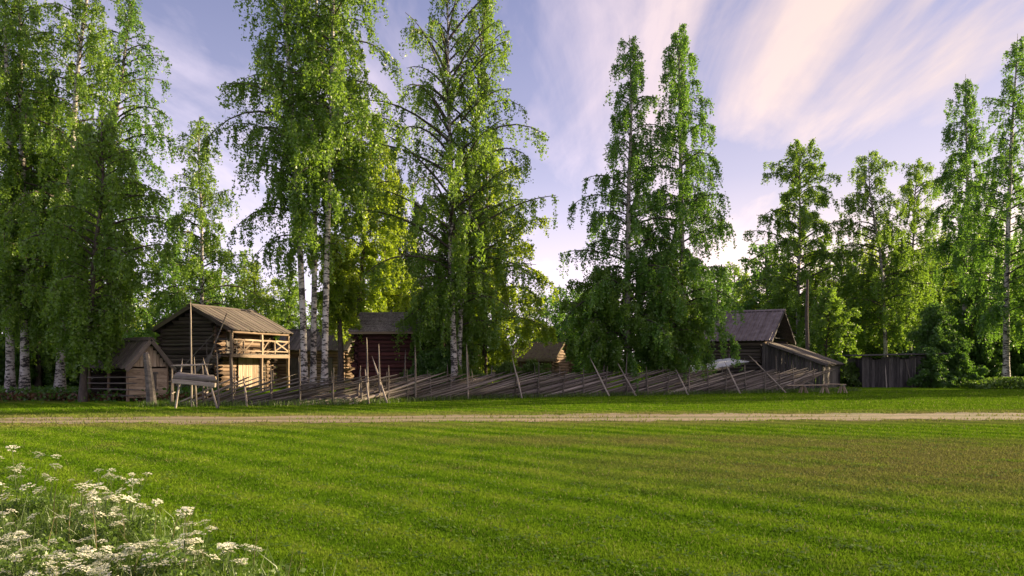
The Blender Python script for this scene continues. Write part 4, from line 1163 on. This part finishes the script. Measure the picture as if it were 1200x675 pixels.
tag(link('leafy_weeds', np_mesh('leafy_weeds', LV, LF, 'leaf_nettle')), 'low green leafy weeds under the white flowers at near left', 'weeds', kind='stuff')
n = 110
pts = pts[q.choice(len(pts), n)]
V, F = blades(pts, .35, .8, .008, .35, 10, 2)
tag(link('seed_grass', np_mesh('seed_grass', V, F, 'dry_grass')), 'dry straw-coloured grass stalks among the white flowers at near left', 'grass', kind='stuff')

# ------------------------------------------------------------------ cow parsley
def umbel_mesh(seed):
    q = random.Random(seed); rays, fl = MB(), MB()
    n = q.randint(9, 12)
    for i in range(n):
        a = i * 2.39996; r = .046 * math.sqrt((i + .5) / n); z = .026 + .022 * (1 - (r / .046) ** 2) + q.uniform(-.004, .004)
        tip = Vector((math.cos(a) * r, math.sin(a) * r, z))
        rays.tube([(0, 0, 0), tip * .6 + Vector((0, 0, .004)), tip], [.0011, .0009, .0008], 3, False)
        for k in range(9):
            b_ = k * 2.39996; rr_ = .0125 * math.sqrt((k + .5) / 9)
            c = tip + Vector((math.cos(b_) * rr_, math.sin(b_) * rr_, .006 + q.uniform(-.002, .002)))
            s_ = q.uniform(.0036, .0052); tz = Vector((q.uniform(-.5, .5), q.uniform(-.5, .5), 1)).normalized()
            u = tz.orthogonal().normalized(); v_ = tz.cross(u)
            fl.add([c + (u * math.cos(j * PI / 2.5) + v_ * math.sin(j * PI / 2.5)) * s_ for j in range(5)], [(0, 1, 2, 3, 4)])
    return rays.mesh('umbel_rays', 'stalk_green'), fl.mesh('umbel_florets', 'petal')
UMB = [umbel_mesh(k) for k in range(5)]

def fern_leaf(seed):
    q = np.random.default_rng(seed)
    C = []
    for i in range(11):
        t_ = .2 + .8 * i / 10
        for s in (-1, 1):
            L = .085 * math.sin(min(t_ * 2.6, 3.0)) + .012
            for k in range(5):
                u = (k + .5) / 5
                C.append((t_ * .26 + u * L * .4, s * u * L, .10 * math.sin(t_ * 2.2) - .03 * u + q.normal(0, .004)))
    V, F = leaf_quads(np.array(C), .026, q, hang=0, aspect=.55)
    return np_mesh('leaf', V, F, 'leaf_nettle')
FERN = [fern_leaf(k) for k in range(3)]

def cow_parsley(loc, h, seed, heads, label, group, spread=.2):
    q = random.Random(seed)
    e = thing('cow_parsley', label, 'flower', loc, q.uniform(0, 6.28), group)
    st = MB(); tips = []
    lean = Vector((q.uniform(-.08, .08), q.uniform(-.08, .08), 0))
    for k in range(heads):
        a = q.uniform(0, 6.28) + k * 2.4; fr = q.uniform(.45, .75)
        r = spread * (q.uniform(.35, 1.0) if k else .1)
        j = Vector((0, 0, h * fr)) + lean * fr
        tip = Vector((math.cos(a) * r, math.sin(a) * r, h * (q.uniform(.66, .98) if k else 1))) + lean
        st.tube([j, j.lerp(tip, .5) + Vector((math.cos(a), math.sin(a), 0)) * r * .18, tip], [.0028, .0022, .0016], 4, False); tips.append(tip)
    st.tube([(0, 0, -.03), lean * .4 + Vector((0, 0, h * .4)), lean * .8 + Vector((0, 0, h * .78))], [.0055, .0042, .003], 5, False)
    st.build('stem', 'stalk_green', e)
    for tip in tips:
        k = q.randrange(5); sc = q.uniform(.55, 1.15)
        rot = (q.uniform(-.4, .4), q.uniform(-.4, .4), q.uniform(0, 6.28))
        u = link('flower_umbel', UMB[k][1], e, tip, rot); u.scale = (sc,) * 3
        link('umbel_rays', UMB[k][0], u)
    for k in range(q.randint(4, 6)):
        a = q.uniform(0, 6.28); z = h * q.uniform(.05, .55)
        o = link('leaf', FERN[k % 3], e, (math.cos(a) * .01, math.sin(a) * .01, z), (q.uniform(-.3, .3), q.uniform(-.3, .1), a)); s_ = q.uniform(.7, 1.25); o.scale = (s_,) * 3

q = random.Random(71)
GRP = 'white cow parsley in the near left corner'
LBL = {'a': 'white cow parsley in the far back clump at the left edge', 'b': 'white cow parsley in the tall middle clump standing before the open lawn',
       'c': 'white cow parsley in the crowded front row at the bottom left', 'd': 'sparse small white cow parsley at the right end of the flower bank'}
def place(px, py, D, kind, heads, spread=.2):
    """a plant whose top shows at (px, py) and that stands at depth D"""
    h = EYE - (py - HZ) / F_PX * D
    cow_parsley(at(px, D), max(.3, h), q.randrange(99999), heads, LBL[kind], GRP + ': ' + {'a': 'back clump', 'b': 'middle clump', 'c': 'front row', 'd': 'right end'}[kind], spread)
for px, py in [(6, 540), (24, 530), (38, 536), (30, 548), (52, 552), (62, 560), (8, 585), (-8, 560)]: place(px, py, q.uniform(6.9, 7.4), 'a', q.randint(3, 5), .17)
for px, py in [(112, 556), (128, 555), (145, 560), (100, 572), (130, 575), (150, 585), (118, 590), (125, 605)]: place(px, py, q.uniform(5.9, 6.4), 'b', q.randint(6, 8), .17)
for px, py in [(4, 578), (18, 588), (10, 605), (30, 612), (2, 625), (22, 632), (42, 640), (12, 648), (60, 648), (85, 640), (100, 636), (75, 655), (50, 662), (110, 655), (28, 658), (128, 640), (140, 652), (160, 655), (95, 662), (125, 664), (150, 645), (172, 648), (5, 664)]:
    place(px, py, q.uniform(4.6, 5.3), 'c', q.randint(4, 7), .2)
for px, py in [(180, 640), (198, 640), (214, 645), (190, 655), (206, 602), (216, 606), (226, 620), (245, 634), (235, 640), (282, 648), (295, 652), (268, 650), (300, 660), (255, 645), (228, 660)]:
    place(px, py, q.uniform(4.9, 5.4), 'd', q.randint(1, 4), .12)
